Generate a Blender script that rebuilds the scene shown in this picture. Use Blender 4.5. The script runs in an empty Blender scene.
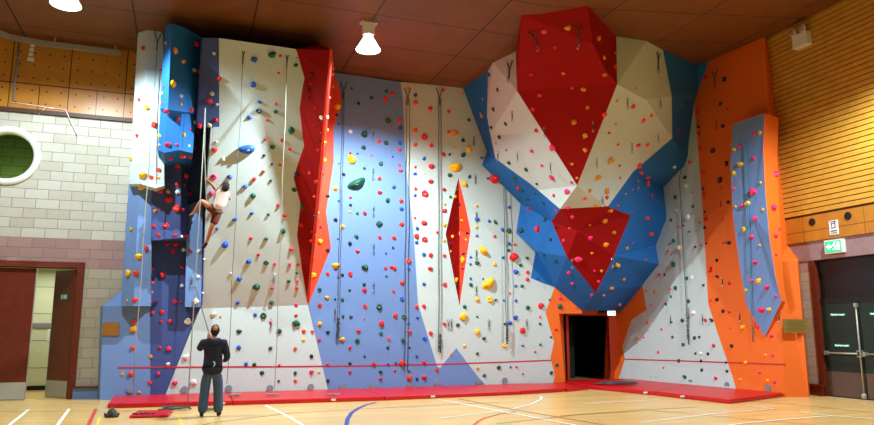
import bpy, bmesh, math, random
from mathutils import Vector, Matrix
from mathutils.bvhtree import BVHTree
random.seed(7)
scene = bpy.context.scene
COL = scene.collection
PI = math.pi
# ------------------------------------------------------------------ camera
F, YH, CX, CY, H = 700.0, 330.0, 437.0, 212.5, 1.65
pitch = math.atan((YH - CY) / F); yaw = math.radians(19.6)
fw = Vector((math.sin(yaw)*math.cos(pitch), math.cos(yaw)*math.cos(pitch), math.sin(pitch)))
rt = Vector((math.cos(yaw), -math.sin(yaw), 0)); up = rt.cross(fw)
EYE = Vector((0, 0, H))
cd = bpy.data.cameras.new('camera'); cam = bpy.data.objects.new('camera', cd); COL.objects.link(cam)
cam.matrix_world = Matrix((rt, up, -fw)).transposed().to_4x4() if False else Matrix.Translation(EYE) @ Matrix((rt, up, -fw)).transposed().to_4x4()
cd.sensor_fit = 'HORIZONTAL'; cd.sensor_width = 36; cd.lens = F*36/874; cd.clip_end = 200
scene.camera = cam
def ray(x, y): return fw + rt*((x-CX)/F) - up*((y-CY)/F)
def onY(x, y, Y): r = ray(x, y); return EYE + r*(Y/r.y)
def onX(x, y, X): r = ray(x, y); return EYE + r*(X/r.x)
def onZ(x, y, Z): r = ray(x, y); return EYE + r*((Z-H)/r.z)
def dist(x, y, t): return EYE + ray(x, y)*t
def onP(x, y, P):
    p0, n = P; r = ray(x, y); return EYE + r*((p0-EYE).dot(n)/r.dot(n))
def plane3(a, b, c): n = (b-a).cross(c-a).normalized(); return (a, n)
BACK, RIGHT, CEIL = 19.41, 15.35, 8.97
def cz(X): return CEIL + max(0, X-7.5)*.118
def ceil(x, y):
    z = CEIL
    for i in range(80): p = onZ(x, y, z); z = .5*z + .5*cz(p.x)
    return p
# ------------------------------------------------------------------ materials
def lin(c): return tuple(((v/255+.055)/1.055)**2.4 if v > 10 else v/255/12.92 for v in c)
def mat(name, rgb, rough=.6, noise=0, nscale=30, bump=0, metal=0, emit=None, spec=.4):
    m = bpy.data.materials.new(name); m.use_nodes = True
    nt = m.node_tree; b = nt.nodes['Principled BSDF']
    c = lin(rgb)
    b.inputs['Base Color'].default_value = (*c, 1); b.inputs['Roughness'].default_value = rough
    b.inputs['Metallic'].default_value = metal; b.inputs['Specular IOR Level'].default_value = spec
    if noise or bump:
        tc = nt.nodes.new('ShaderNodeTexCoord'); nz = nt.nodes.new('ShaderNodeTexNoise')
        nz.inputs['Scale'].default_value = nscale; nz.inputs['Detail'].default_value = 4
        nt.links.new(tc.outputs['Object'], nz.inputs['Vector'])
        if noise:
            mr = nt.nodes.new('ShaderNodeMapRange')
            mr.inputs['From Min'].default_value = .3; mr.inputs['From Max'].default_value = .7
            mr.inputs['To Min'].default_value = 1-noise; mr.inputs['To Max'].default_value = 1+noise
            nt.links.new(nz.outputs['Fac'], mr.inputs['Value'])
            mx = nt.nodes.new('ShaderNodeVectorMath'); mx.operation = 'SCALE'
            mx.inputs[0].default_value = c; nt.links.new(mr.outputs['Result'], mx.inputs['Scale'])
            nt.links.new(mx.outputs['Vector'], b.inputs['Base Color'])
        if bump:
            bp = nt.nodes.new('ShaderNodeBump'); bp.inputs['Strength'].default_value = bump; bp.inputs['Distance'].default_value = .01
            nt.links.new(nz.outputs['Fac'], bp.inputs['Height']); nt.links.new(bp.outputs['Normal'], b.inputs['Normal'])
    if emit:
        b.inputs['Emission Color'].default_value = (*lin(emit[0]), 1); b.inputs['Emission Strength'].default_value = emit[1]
    return m
def mathn(nt, op, a, b=None, c=None):
    n = nt.nodes.new('ShaderNodeMath'); n.operation = op
    for i, v in enumerate((a, b, c)):
        if v is None: continue
        if isinstance(v, (int, float)): n.inputs[i].default_value = v
        else: nt.links.new(v, n.inputs[i])
    return n.outputs[0]
def mixc(nt, fac, a, b):
    n = nt.nodes.new('ShaderNodeMix'); n.data_type = 'RGBA'
    for i, v in ((0, fac), (6, a), (7, b)):
        if isinstance(v, tuple): n.inputs[i].default_value = (*v, 1)
        elif isinstance(v, (int, float)): n.inputs[i].default_value = v
        else: nt.links.new(v, n.inputs[i])
    return n.outputs[2]
def coords(nt):
    tc = nt.nodes.new('ShaderNodeTexCoord'); s = nt.nodes.new('ShaderNodeSeparateXYZ')
    nt.links.new(tc.outputs['Object'], s.inputs[0]); return tc, s.outputs[0], s.outputs[1], s.outputs[2]
def linemask(nt, v, origin, step, w):       # 1 on a thin joint every step
    f = mathn(nt, 'FRACT', mathn(nt, 'DIVIDE', mathn(nt, 'SUBTRACT', v, origin-w/2), step))
    return mathn(nt, 'LESS_THAN', f, w/step)
def mat_blocks(name, along):
    m = mat(name, (200, 190, 165), .85); nt = m.node_tree; b = nt.nodes['Principled BSDF']
    tc, x, y, z = coords(nt)
    cb = nt.nodes.new('ShaderNodeCombineXYZ'); nt.links.new(x if along == 'x' else y, cb.inputs[0]); nt.links.new(z, cb.inputs[1])
    br = nt.nodes.new('ShaderNodeTexBrick'); nt.links.new(cb.outputs[0], br.inputs['Vector'])
    br.inputs['Scale'].default_value = 1; br.inputs['Brick Width'].default_value = .52; br.inputs['Row Height'].default_value = .243
    br.inputs['Mortar Size'].default_value = .008; br.inputs['Mortar Smooth'].default_value = .2; br.inputs['Bias'].default_value = 0
    br.inputs['Color1'].default_value = (*lin((204, 202, 188)), 1); br.inputs['Color2'].default_value = (*lin((186, 182, 164)), 1)
    br.inputs['Mortar'].default_value = (*lin((140, 134, 120)), 1)
    br2 = nt.nodes.new('ShaderNodeTexBrick'); nt.links.new(cb.outputs[0], br2.inputs['Vector'])
    for k in ('Scale', 'Brick Width', 'Row Height', 'Mortar Size', 'Mortar Smooth', 'Bias'): br2.inputs[k].default_value = br.inputs[k].default_value
    br2.inputs['Color1'].default_value = (*lin((176, 138, 130)), 1); br2.inputs['Color2'].default_value = (*lin((158, 122, 120)), 1)
    br2.inputs['Mortar'].default_value = (*lin((125, 108, 105)), 1)
    band = mathn(nt, 'MULTIPLY', mathn(nt, 'GREATER_THAN', z, .243*13), mathn(nt, 'LESS_THAN', z, .243*16))
    nz = nt.nodes.new('ShaderNodeTexNoise'); nz.inputs['Scale'].default_value = 9; nt.links.new(tc.outputs['Object'], nz.inputs['Vector'])
    col = mixc(nt, band, br.outputs['Color'], br2.outputs['Color'])
    low = mathn(nt, 'LESS_THAN', z, .243*13)
    col = mixc(nt, mathn(nt, 'MULTIPLY', low, .45), col, lin((150, 128, 92)))
    col = mixc(nt, mathn(nt, 'MULTIPLY', nz.outputs['Fac'], .25), col, lin((150, 145, 130)))
    nt.links.new(col, b.inputs['Base Color'])
    bp = nt.nodes.new('ShaderNodeBump'); bp.inputs['Strength'].default_value = .5; bp.inputs['Distance'].default_value = .01
    nt.links.new(mathn(nt, 'SUBTRACT', 1, br.outputs['Fac']), bp.inputs['Height']); nt.links.new(bp.outputs['Normal'], b.inputs['Normal'])
    return m
def mat_perforated():
    m = mat('perforated_plywood', (196, 138, 48), .35); nt = m.node_tree; b = nt.nodes['Principled BSDF']
    tc, x, y, z = coords(nt)
    fx = mathn(nt, 'SUBTRACT', mathn(nt, 'FRACT', mathn(nt, 'DIVIDE', mathn(nt, 'ADD', x, 3.13), .33)), .5)
    fz = mathn(nt, 'SUBTRACT', mathn(nt, 'FRACT', mathn(nt, 'DIVIDE', mathn(nt, 'SUBTRACT', z, 7.12), .33)), .5)
    d = mathn(nt, 'ADD', mathn(nt, 'MULTIPLY', fx, fx), mathn(nt, 'MULTIPLY', fz, fz))
    hole = mathn(nt, 'LESS_THAN', d, .0042)
    upz = mathn(nt, 'GREATER_THAN', z, 7.78)
    j1 = mathn(nt, 'MULTIPLY', linemask(nt, x, -3.13, 1.32, .025), upz)
    j2 = mathn(nt, 'MULTIPLY', linemask(nt, x, -3.13, .66, .02), mathn(nt, 'SUBTRACT', 1, upz))
    j3 = mathn(nt, 'LESS_THAN', mathn(nt, 'ABSOLUTE', mathn(nt, 'SUBTRACT', z, 7.78)), .013)
    msk = mathn(nt, 'MINIMUM', 1, mathn(nt, 'ADD', mathn(nt, 'ADD', hole, j1), mathn(nt, 'ADD', j2, j3)))
    nz = nt.nodes.new('ShaderNodeTexNoise'); nz.inputs['Scale'].default_value = 3
    nt.links.new(tc.outputs['Object'], nz.inputs['Vector'])
    wood = mixc(nt, nz.outputs['Fac'], lin((204, 142, 46)), lin((176, 112, 34)))
    nt.links.new(mixc(nt, msk, wood, lin((45, 28, 14))), b.inputs['Base Color'])
    return m
def mat_ceiling():
    m = mat('ceiling_board', (140, 88, 40), .6); nt = m.node_tree; b = nt.nodes['Principled BSDF']
    tc, x, y, z = coords(nt)
    j = mathn(nt, 'MAXIMUM', linemask(nt, x, -4.2, 2.68, .035), linemask(nt, y, 16.8, 1.74, .03))
    nz = nt.nodes.new('ShaderNodeTexNoise'); nz.inputs['Scale'].default_value = 2; nz.inputs['Detail'].default_value = 5
    nt.links.new(tc.outputs['Object'], nz.inputs['Vector'])
    c = mixc(nt, nz.outputs['Fac'], lin((128, 78, 36)), lin((100, 58, 25)))
    nt.links.new(mixc(nt, j, c, lin((30, 16, 8))), b.inputs['Base Color'])
    return m
def mat_floor():
    m = mat('sprung_timber_floor', (222, 190, 128), .28, spec=.5); nt = m.node_tree; b = nt.nodes['Principled BSDF']
    tc, x, y, z = coords(nt)
    cb = nt.nodes.new('ShaderNodeCombineXYZ'); nt.links.new(x, cb.inputs[0]); nt.links.new(y, cb.inputs[1])
    br = nt.nodes.new('ShaderNodeTexBrick'); nt.links.new(cb.outputs[0], br.inputs['Vector'])
    br.inputs['Scale'].default_value = 1; br.inputs['Brick Width'].default_value = 1.6; br.inputs['Row Height'].default_value = .13
    br.inputs['Mortar Size'].default_value = .002; br.inputs['Bias'].default_value = 0
    br.inputs['Color1'].default_value = (*lin((226, 192, 124)), 1); br.inputs['Color2'].default_value = (*lin((206, 166, 98)), 1)
    br.inputs['Mortar'].default_value = (*lin((160, 120, 66)), 1)
    nz = nt.nodes.new('ShaderNodeTexNoise'); nz.inputs['Scale'].default_value = 2.2; nz.inputs['Detail'].default_value = 5
    nt.links.new(tc.outputs['Object'], nz.inputs['Vector'])
    nt.links.new(mixc(nt, mathn(nt, 'MULTIPLY', nz.outputs['Fac'], .5), br.outputs['Color'], lin((216, 170, 100))), b.inputs['Base Color'])
    return m
M = {}
M['white'] = mat('white_textured_paint', (190, 206, 202), .75, .06, 40, .25)
M['blue'] = mat('periwinkle_textured_paint', (106, 138, 188), .75, .06, 40, .25)
M['navy'] = mat('navy_textured_paint', (58, 76, 130), .75, .08, 40, .25)
M['bright'] = mat('sky_blue_textured_paint', (20, 104, 180), .7, .06, 40, .25)
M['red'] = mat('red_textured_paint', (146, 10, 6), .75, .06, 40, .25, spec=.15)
M['redlit'] = mat('lit_red_textured_paint', (226, 60, 20), .65, .06, 40, .25)  # brighter copy of the red, lamplight put into the paint colour
M['orange'] = mat('orange_textured_paint', (232, 106, 22), .65, .06, 40, .25)
M['blocks'] = mat_blocks('concrete_blocks', 'x'); M['blocks_side'] = mat_blocks('concrete_blocks_side', 'y')
M['perf'] = mat_perforated(); M['ceiling'] = mat_ceiling(); M['floor'] = mat_floor()
M['dark'] = mat('near_black', (16, 15, 17), .6); M['black'] = mat('black_webbing', (62, 64, 64), .7)
M['wood'] = mat('red_stained_timber', (104, 40, 22), .45, .12, 12); M['woodlight'] = mat('honey_timber_slat', (206, 152, 56), .4, .1, 5)
M['woodpanel'] = mat('veneer_panel', (186, 120, 36), .4, .1, 4)
M['brown'] = mat('brown_timber', (70, 40, 24), .5, .1, 8)
M['door'] = mat('mahogany_door', (98, 36, 20), .4, .15, 6); M['steel'] = mat('brushed_kick_plate', (172, 172, 160), .4, .05, 20, 0, .3)
M['galv'] = mat('galvanised_metal', (170, 170, 150), .45, .08, 14, 0, .5); M['chrome'] = mat('chrome', (200, 200, 205), .25, metal=.9)
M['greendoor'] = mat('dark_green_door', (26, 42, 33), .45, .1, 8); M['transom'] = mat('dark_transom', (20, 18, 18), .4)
M['kick'] = mat('worn_brown_kick_plate', (92, 70, 58), .5, .1, 10)
M['lilac'] = mat('mauve_concrete_lintel', (150, 122, 122), .85, .08, 10)
M['mat'] = mat('red_vinyl', (196, 14, 22), .38, .06, 6); M['matside'] = mat('dark_red_vinyl', (140, 8, 18), .45)
M['redline'] = mat('red_tape', (190, 40, 60), .6); M['grey'] = mat('grey_plate', (130, 132, 145), .6, .1, 30)
M['rope'] = mat('dark_climbing_rope', (78, 84, 82), .8); M['ropegreen'] = mat('sage_climbing_rope', (112, 132, 112), .8); M['ropeteal'] = mat('teal_climbing_rope', (58, 128, 140), .8)
M['ropepale'] = mat('pale_climbing_rope', (150, 152, 136), .8)
M['plaque'] = mat('wooden_plaque', (160, 110, 44), .5, .15, 25); M['brass'] = mat('dull_brass_plaque', (142, 116, 56), .45, .1, 25, 0, .3)
M['plastic'] = mat('white_plastic', (222, 224, 214), .5); M['paper'] = mat('white_paper', (235, 238, 238), .8)
M['signgreen'] = mat('lit_green_sign', (20, 190, 120), .5, emit=((30, 200, 130), 1.1)); M['signwhite'] = mat('lit_white_sign', (240, 255, 250), .5, emit=((240, 255, 248), 1.6))
M['signdull'] = mat('green_sign', (20, 92, 52), .5); M['signteal'] = mat('teal_sign', (20, 130, 112), .5); M['ink'] = mat('blue_black_ink', (34, 44, 70), .7)
M['lampglass'] = mat('lit_lamp_lens', (255, 255, 255), .3, emit=((255, 250, 240), 30)); M['lampmetal'] = mat('lamp_spun_aluminium', (190, 180, 165), .35, metal=.6); M['acrylic'] = mat('lit_prismatic_acrylic', (250, 250, 245), .3, emit=((255, 246, 230), 2.2)); M['redframe'] = mat('vermilion_door_frame', (176, 56, 18), .5)
M['tile'] = mat('pale_green_wall', (214, 222, 188), .6, .04, 3); M['corridor'] = mat('corridor_floor', (150, 150, 120), .6)
M['jumper'] = mat('navy_fleece', (30, 34, 56), .9, .15, 40); M['jeans'] = mat('blue_denim', (62, 84, 112), .9, .15, 60)
M['skin'] = mat('skin', (196, 132, 104), .6); M['skin2'] = mat('tanned_skin', (176, 116, 86), .6)
M['hair'] = mat('dark_hair', (40, 28, 22), .8); M['tee'] = mat('pale_pink_cotton', (226, 206, 200), .9, .06, 30); M['shorts'] = mat('brown_cotton_shorts', (104, 48, 34), .9, .12, 30)
M['shoe'] = mat('dark_shoe', (30, 28, 30), .7); M['emblem'] = mat('pale_emblem', (186, 192, 208), .8)
M['greenglass'] = mat('green_inner_blocks', (92, 120, 66), .8)
M['lw'] = mat('white_floor_paint', (244, 242, 232), .4); M['lr'] = mat('red_floor_paint', (200, 70, 56), .4); M['ly'] = mat('yellow_floor_paint', (240, 206, 60), .4)
M['lb'] = mat('blue_floor_paint', (44, 70, 140), .4); M['lk'] = mat('dark_floor_paint', (92, 72, 52), .4); M['lc'] = mat('pale_cyan_floor_paint', (214, 232, 226), .4)
# ------------------------------------------------------------------ mesh helpers
class MB:
    def __init__(s): s.bm = bmesh.new(); s.mats = []
    def mi(s, m):
        if m not in s.mats: s.mats.append(m)
        return s.mats.index(m)
    def face(s, pts, m=None):
        vs = [s.bm.verts.new(p) for p in pts]; f = s.bm.faces.new(vs)
        if m: f.material_index = s.mi(m)
        return f
    def box(s, a, b, m=None):
        (x0, y0, z0), (x1, y1, z1) = a, b
        v = [s.bm.verts.new(p) for p in ((x0,y0,z0),(x1,y0,z0),(x1,y1,z0),(x0,y1,z0),(x0,y0,z1),(x1,y0,z1),(x1,y1,z1),(x0,y1,z1))]
        for q in ((3,2,1,0),(4,5,6,7),(0,1,5,4),(1,2,6,5),(2,3,7,6),(3,0,4,7)):
            f = s.bm.faces.new([v[i] for i in q])
            if m: f.material_index = s.mi(m)
    def obox(s, c, ax, ay, az, m=None):     # oriented box, half-axis vectors
        c, ax, ay, az = map(Vector, (c, ax, ay, az))
        v = [s.bm.verts.new(c+i*ax+j*ay+k*az) for i, j, k in ((-1,-1,-1),(1,-1,-1),(1,1,-1),(-1,1,-1),(-1,-1,1),(1,-1,1),(1,1,1),(-1,1,1))]
        for q in ((3,2,1,0),(4,5,6,7),(0,1,5,4),(1,2,6,5),(2,3,7,6),(3,0,4,7)):
            f = s.bm.faces.new([v[i] for i in q])
            if m: f.material_index = s.mi(m)
    def extr(s, pts, d, m=None):            # polygon extruded along vector d
        d = Vector(d); a = [s.bm.verts.new(p) for p in pts]; b = [s.bm.verts.new(Vector(p)+d) for p in pts]
        fs = [s.bm.faces.new(a), s.bm.faces.new(b[::-1])]
        for i in range(len(a)): fs.append(s.bm.faces.new((a[i], b[i], b[(i+1) % len(a)], a[(i+1) % len(a)])))
        if m:
            for f in fs: f.material_index = s.mi(m)
    def tube(s, pts, r, n=6, m=None, closed=False):
        pts = [Vector(p) for p in pts]; rings = []; N = len(pts)
        for i, p in enumerate(pts):
            a = pts[(i-1) % N] if closed or i else p; b = pts[(i+1) % N] if closed or i < N-1 else p
            t = (b-a).normalized(); h = Vector((0,0,1)) if abs(t.z) < .9 else Vector((1,0,0))
            u = t.cross(h).normalized(); w = t.cross(u)
            rr = r[i] if isinstance(r, (list, tuple)) else r
            rings.append([s.bm.verts.new(p + (u*math.cos(k*2*PI/n)+w*math.sin(k*2*PI/n))*rr) for k in range(n)])
        fs = []
        for i in range(N if closed else N-1):
            A, B = rings[i], rings[(i+1) % N]
            for k in range(n): fs.append(s.bm.faces.new((A[k], A[(k+1) % n], B[(k+1) % n], B[k])))
        if not closed: fs += [s.bm.faces.new(rings[0][::-1]), s.bm.faces.new(rings[-1])]
        for f in fs:
            f.smooth = True
            if m: f.material_index = s.mi(m)
    def lathe(s, prof, c, n=20, m=None, axis='z', cap=True):
        c = Vector(c); rings = []
        for r, z in prof:
            ring = []
            for k in range(n):
                a, b = r*math.cos(k*2*PI/n), r*math.sin(k*2*PI/n)
                ring.append(s.bm.verts.new(c + (Vector((a, b, z)) if axis == 'z' else Vector((a, z, b)) if axis == 'y' else Vector((z, a, b)))))
            rings.append(ring)
        fs = []
        for A, B in zip(rings, rings[1:]):
            for k in range(n): fs.append(s.bm.faces.new((A[k], A[(k+1) % n], B[(k+1) % n], B[k])))
        for f in fs: f.smooth = True
        if cap: fs += [s.bm.faces.new(rings[0][::-1]), s.bm.faces.new(rings[-1])]
        if m:
            for f in fs: f.material_index = s.mi(m)
    def build(s, name, m, parent=None, recalc=True):
        if recalc: bmesh.ops.recalc_face_normals(s.bm, faces=s.bm.faces)
        me = bpy.data.meshes.new(name); s.bm.to_mesh(me); s.bm.free()
        for q in (s.mats or [m]): me.materials.append(q)
        o = bpy.data.objects.new(name, me); COL.objects.link(o)
        if parent:
            o.parent = parent; o.matrix_parent_inverse = parent.matrix_basis.inverted()
        return o
def tag(o, label, cat, group=None, kind=None):
    o['label'] = label; o['category'] = cat
    if group: o['group'] = group
    if kind: o['kind'] = kind
    return o
def empty(name, loc, label, cat, group=None):
    o = bpy.data.objects.new(name, None); COL.objects.link(o); o.location = loc; o.empty_display_size = .1
    return tag(o, label, cat, group)
def struct(o, label=None):
    o['kind'] = 'structure'
    if label: o['label'] = label
    return o
def sbox(name, a, b, m, parent=None):
    k = MB(); k.box(a, b); o = k.build(name, m, parent)
    if not parent: struct(o)
    return o
# ------------------------------------------------------------------ the hall
XL, YF, ZT = -9.0, -4.0, 10.2
k = MB(); k.face([(XL,YF,0),(RIGHT+1.5,YF,0),(RIGHT+1.5,23.2,0),(XL,23.2,0)]); FLOOR = struct(k.build('floor', M['floor']))
k = MB()
k.extr([(XL-.2,YF,CEIL),(7.5,YF,CEIL),(RIGHT+.6,YF,cz(RIGHT+.6)),(RIGHT+.6,YF,ZT+.3),(XL-.2,YF,ZT+.3)], (0, BACK+.3-YF, 0), M['ceiling'])
struct(k.build('ceiling', M['ceiling']))
# back wall of concrete blocks: door opening, round window, doorway in the climbing corner
DX0, DX1, DZ = -4.39, -2.58, 3.17
k = MB()
WT = .28
k.box((XL, BACK, 0), (DX0, BACK+WT, DZ)); k.box((DX1, BACK, 0), (10.9, BACK+WT, DZ))
RX, RZ, RR = -4.36, 5.9, .60
ring = [(RX+RR*math.cos(a*PI/24), RZ+RR*math.sin(a*PI/24)) for a in range(48)]
def sq(a):
    c, s_ = math.cos(a*PI/24), math.sin(a*PI/24); q = 1.0/max(abs(c), abs(s_)); return (RX+q*c, RZ+q*s_)
for a in range(48):
    p, q = ring[a], ring[(a+1) % 48]; r, t = sq(a), sq(a+1)
    k.face([(p[0],BACK,p[1]),(r[0],BACK,r[1]),(t[0],BACK,t[1]),(q[0],BACK,q[1])])
    k.face([(p[0],BACK,p[1]),(q[0],BACK,q[1]),(q[0],BACK+WT,q[1]),(p[0],BACK+WT,p[1])])
k.box((XL, BACK, DZ), (RX-1, BACK+WT, CEIL)); k.box((RX-1, BACK, DZ), (RX+1, BACK+WT, RZ-1)); k.box((RX-1, BACK, RZ+1), (RX+1, BACK+WT, CEIL))
k.box((RX+1, BACK, DZ), (RIGHT+.3, BACK+WT, CEIL+.9))
struct(k.build('wall_back', M['blocks']))
k = MB(); k.box((RX-1.2, BACK+.9, RZ-1.2), (RX+1.2, BACK+.95, RZ+1.2)); struct(k.build('trim_1', M['blocks']))['label'] = 'block wall seen through the round window'
# round window
k = MB(); n = 48
prof = [(RR-.02, BACK-.03), (RR-.02, BACK+.2), (RR+.0, BACK+.2)]
k.lathe([(RR-.015, .2), (RR-.015, -.05), (RR+.14, -.05), (RR+.14, .0)], (RX, BACK, RZ), 48, None, 'y', cap=False)
win = struct(k.build('window_1', M['plastic'])); win['label'] = 'round window with thick white ring in block wall'
k = MB(); k.lathe([(RR-.01, 0), (RR-.01, .01)], (RX, BACK+.13, RZ), 48, None, 'y')
gl = mat('tinted_green_glass', (150, 190, 110), .08); b_ = gl.node_tree.nodes['Principled BSDF']; b_.inputs['Transmission Weight'].default_value = 1.0; b_.inputs['IOR'].default_value = 1.1
gl.node_tree.nodes['Principled BSDF'].inputs['Base Color'].default_value = (*lin((150, 190, 110)), 1)
k.build('glass', gl, win)
L = bpy.data.lights.new('window_fill_light', 'POINT'); L.energy = 45; L.shadow_soft_size = .2; L.color = (1, 1, .8)  # unseen fill light, added to brighten the blocks behind the glass
o = bpy.data.objects.new('window_fill_light', L); o.location = (RX+.3, BACK+.55, RZ-1.1); COL.objects.link(o)
# perforated boarding above the blocks and the dark rail under it
struct(sbox('trim_2', (XL, BACK-.05, 7.12), (-.6, BACK, CEIL), M['perf']))['label'] = 'perforated plywood boarding under the ceiling'
struct(sbox('trim_3', (XL, BACK-.09, 7.02), (-.6, BACK, 7.12), M['brown']))['label'] = 'dark timber rail under the boarding'
struct(sbox('baseboard_back', (DX1+.13, BACK-.12, 0), (-1.9, BACK, .26), M['blue']))
struct(sbox('trim_4', (DX1+.1, BACK-.16, .26), (-1.82, BACK, .30), M['wood']))
# enclosing walls out of the frame
struct(sbox('wall_left', (XL-.25, YF, 0), (XL, BACK+WT, CEIL), M['blocks_side']))
struct(sbox('wall_front', (XL-.25, YF-.25, 0), (RIGHT+.6, YF, ZT), M['blocks']))
# double door in the back wall
dr = struct(sbox('door_1', (DX1-.0, BACK-.05, 0), (DX1+.16, BACK+WT, DZ+.14), M['wood'])); dr['label'] = 'timber frame of the tall double door'
sbox('frame', (DX0-.16, BACK-.05, 0), (DX0, BACK+WT, DZ+.14), M['wood'], dr); sbox('frame', (DX0, BACK-.05, DZ), (DX1, BACK+WT, DZ+.14), M['wood'], dr)
def leaf(label, hinge, ang, sgn):
    e = empty('door_leaf', hinge, label, 'door leaf', 'leaves of the tall double door')
    c, s_ = math.cos(ang), math.sin(ang); d = Vector((sgn*c, s_, 0)); nn = Vector((-s_*sgn, c, 0)) if sgn > 0 else Vector((s_, c, 0))
    def slab(name, u0, u1, z0, z1, t0, t1, m):
        k = MB(); h = Vector(hinge); ax = d*(u1-u0)/2; ay = nn*(t1-t0)/2
        k.obox(h+d*(u0+u1)/2+nn*(t0+t1)/2+Vector((0,0,(z0+z1)/2)), ax, ay, (0,0,(z1-z0)/2)); return k.build(name, m, e)
    slab('panel', .01, .89, .02, DZ-.03, 0, .045, M['door'])
    slab('kick_plate', .02, .88, .03, .42, -.006, 0, M['steel'])
    slab('edging', .885, .9, .02, DZ-.03, -.004, .049, M['steel'])
    slab('push_plate', .77, .84, 1.0, 1.35, -.006, 0, M['wood'])
    return e, slab
e1, s1 = leaf('closed mahogany door leaf with steel kick plate', (DX0+.01, BACK+.06, 0), 0, 1)
e2, s2 = leaf('half-open mahogany door leaf carrying a small green sign', (DX1-.02, BACK+.06, 0), math.radians(50), -1)
sg = s2('sign', .28, .62, 2.38, 2.56, -.012, 0, M['signdull']); sg['label'] = 'small green exit sign'
k = MB()
h = Vector((DX1-.02, BACK+.06, 0)); d = Vector((-math.cos(math.radians(50)), math.sin(math.radians(50)), 0)); nn = Vector((d.y, -d.x, 0))*1
nn = Vector((-math.sin(math.radians(50)), -math.cos(math.radians(50)), 0))
c0 = h+d*.45+nn*.014+Vector((0,0,2.47))
for u, w in ((-.1, .03), (-.02, .035), (.08, .025)): k.obox(c0+d*u, d*w, nn*.002, (0,0,.05))
k.build('pictogram', M['emblem'], sg)
# corridor behind the door
k = MB()
CY0, CY1 = BACK+WT, 22.6
k.box((-6.2, CY1, 0), (-1.6, CY1+.1, 3.6), M['tile']); k.box((-6.2, CY0, 3.4), (-1.6, CY1, 3.5), M['tile'])
k.box((-6.3, CY0, 0), (-6.2, CY1, 3.5), M['tile']); k.box((-1.7, CY0, 0), (-1.6, CY1, 3.5), M['tile'])
for z in (.6, 1.35, 2.1, 2.85): k.box((-6.2, CY1-.006, z), (-1.7, CY1, z+.015), M['grey'])
struct(k.build('wall_corridor', M['tile']))
struct(sbox('trim_5', (-6.2, CY1-.05, 1.72), (-1.7, CY1, 1.84), M['grey']))['label'] = 'grey handrail along the corridor wall'
struct(sbox('baseboard_corridor', (-6.2, CY1-.03, 0), (-1.7, CY1, .12), M['dark']))
tag(sbox('notice', (-3.63, CY1-.02, 1.33), (-3.33, CY1-.008, 1.68), M['paper']), 'white paper notice on corridor wall behind the open door', 'notice')
k = MB()
for i in range(5): k.box((-3.58, CY1-.022, 1.38+i*.055), (-3.42+.05*(i % 2), CY1-.02, 1.395+i*.055))
no = bpy.data.objects['notice']; del no['kind']; o = k.build('printed_lines', M['ink'], no)
L = bpy.data.lights.new('corridor_light', 'AREA'); L.energy = 60; L.size = 1.2; L.color = (1, 1, .85)
o = bpy.data.objects.new('corridor_light', L); o.location = (-3.6, 21.2, 3.3); COL.objects.link(o)
# rail track, conduit, labels and wire on the boarding
tk = empty('curtain_track', (-3, BACK-.3, 8.75), 'galvanised curtain track bending along the boarding under ceiling', 'track')
k = MB(); pts = [(-6.6, 16.6), (-5.6, 17.6), (-4.9, 18.5), (-4.45, 18.9), (-3.9, 19.05), (-1.98, 19.13)]
for (a, b) in zip(pts, pts[1:]):
    a, b = Vector((*a, 8.78)), Vector((*b, 8.78)); d = (b-a)/2; nn = Vector((-d.y, d.x, 0)).normalized()
    k.obox((a+b)/2, d*1.02, nn*.03, (0,0,.065))
k.build('rail', M['galv'], tk)
for px, py in ((-3.5, 19.08), (-2.1, 19.12), (-4.9, 18.55)): sbox('hanger', (px-.02, py-.02, 8.84), (px+.02, py+.02, CEIL), M['galv'], tk)
cdt = empty('conduit', (-4.34, BACK-.07, 7.3), 'thin grey vertical conduit pipe on perforated boarding', 'conduit')
k = MB(); k.tube([(-4.34, BACK-.075, 7.3), (-4.34, BACK-.075, 8.9)], .022, 8); k.build('pipe', M['grey'], cdt)
for z in (7.7, 8.4): sbox('clip', (-4.38, BACK-.1, z), (-4.3, BACK-.05, z+.03), M['galv'], cdt)
pos = ['topmost', 'second', 'third', 'lowest']
for i, (z, w, dx) in enumerate(((8.80, .09, .01), (8.68, .09, 0), (8.55, .09, -.01), (8.42, .14, 0))):
    k = MB(); k.box((-4.05+dx-w/2, BACK-.075, z-.045), (-4.05+dx+w/2, BACK-.05, z+.045))
    tag(k.build('junction_box', M['plastic']), ('small white square box, %s of four in a column on boarding' % pos[i]), 'box', 'white boxes on the boarding')
k = MB(); k.tube([(-4.4, BACK-.07, 7.25), (-3.8, BACK-.07, 7.22), (-3.55, BACK-.08, 7.2), (-3.15, BACK-.08, 7.18), (-3.05, BACK-.1, 6.95), (-2.85, BACK-.07, 6.55)], .011, 5)
k.tube([(-3.75, BACK-.07, 7.0), (-3.6, BACK-.09, 7.2), (-3.45, BACK-.08, 7.18)], .011, 5)
tag(k.build('loose_cord', M['paper']), 'white loose cord dangling from timber rail over blocks', 'cord')
# ---------------------------------------------------------------- right wall
DY0, DY1, LZ = 9.4, 13.86, 3.44
k = MB()
k.box((RIGHT, 13.98, 0), (RIGHT+.25, BACK+.2, LZ)); k.box((RIGHT, YF, LZ+.5), (RIGHT+.25, BACK+.2, ZT)); k.box((RIGHT, YF, 0), (RIGHT+.25, DY0, LZ))
struct(k.build('wall_right', M['blocks_side']))
struct(sbox('trim_6', (RIGHT-.02, YF, LZ), (RIGHT+.5, BACK, LZ+.5), M['lilac']))['label'] = 'mauve concrete lintel over the green doors'
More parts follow.
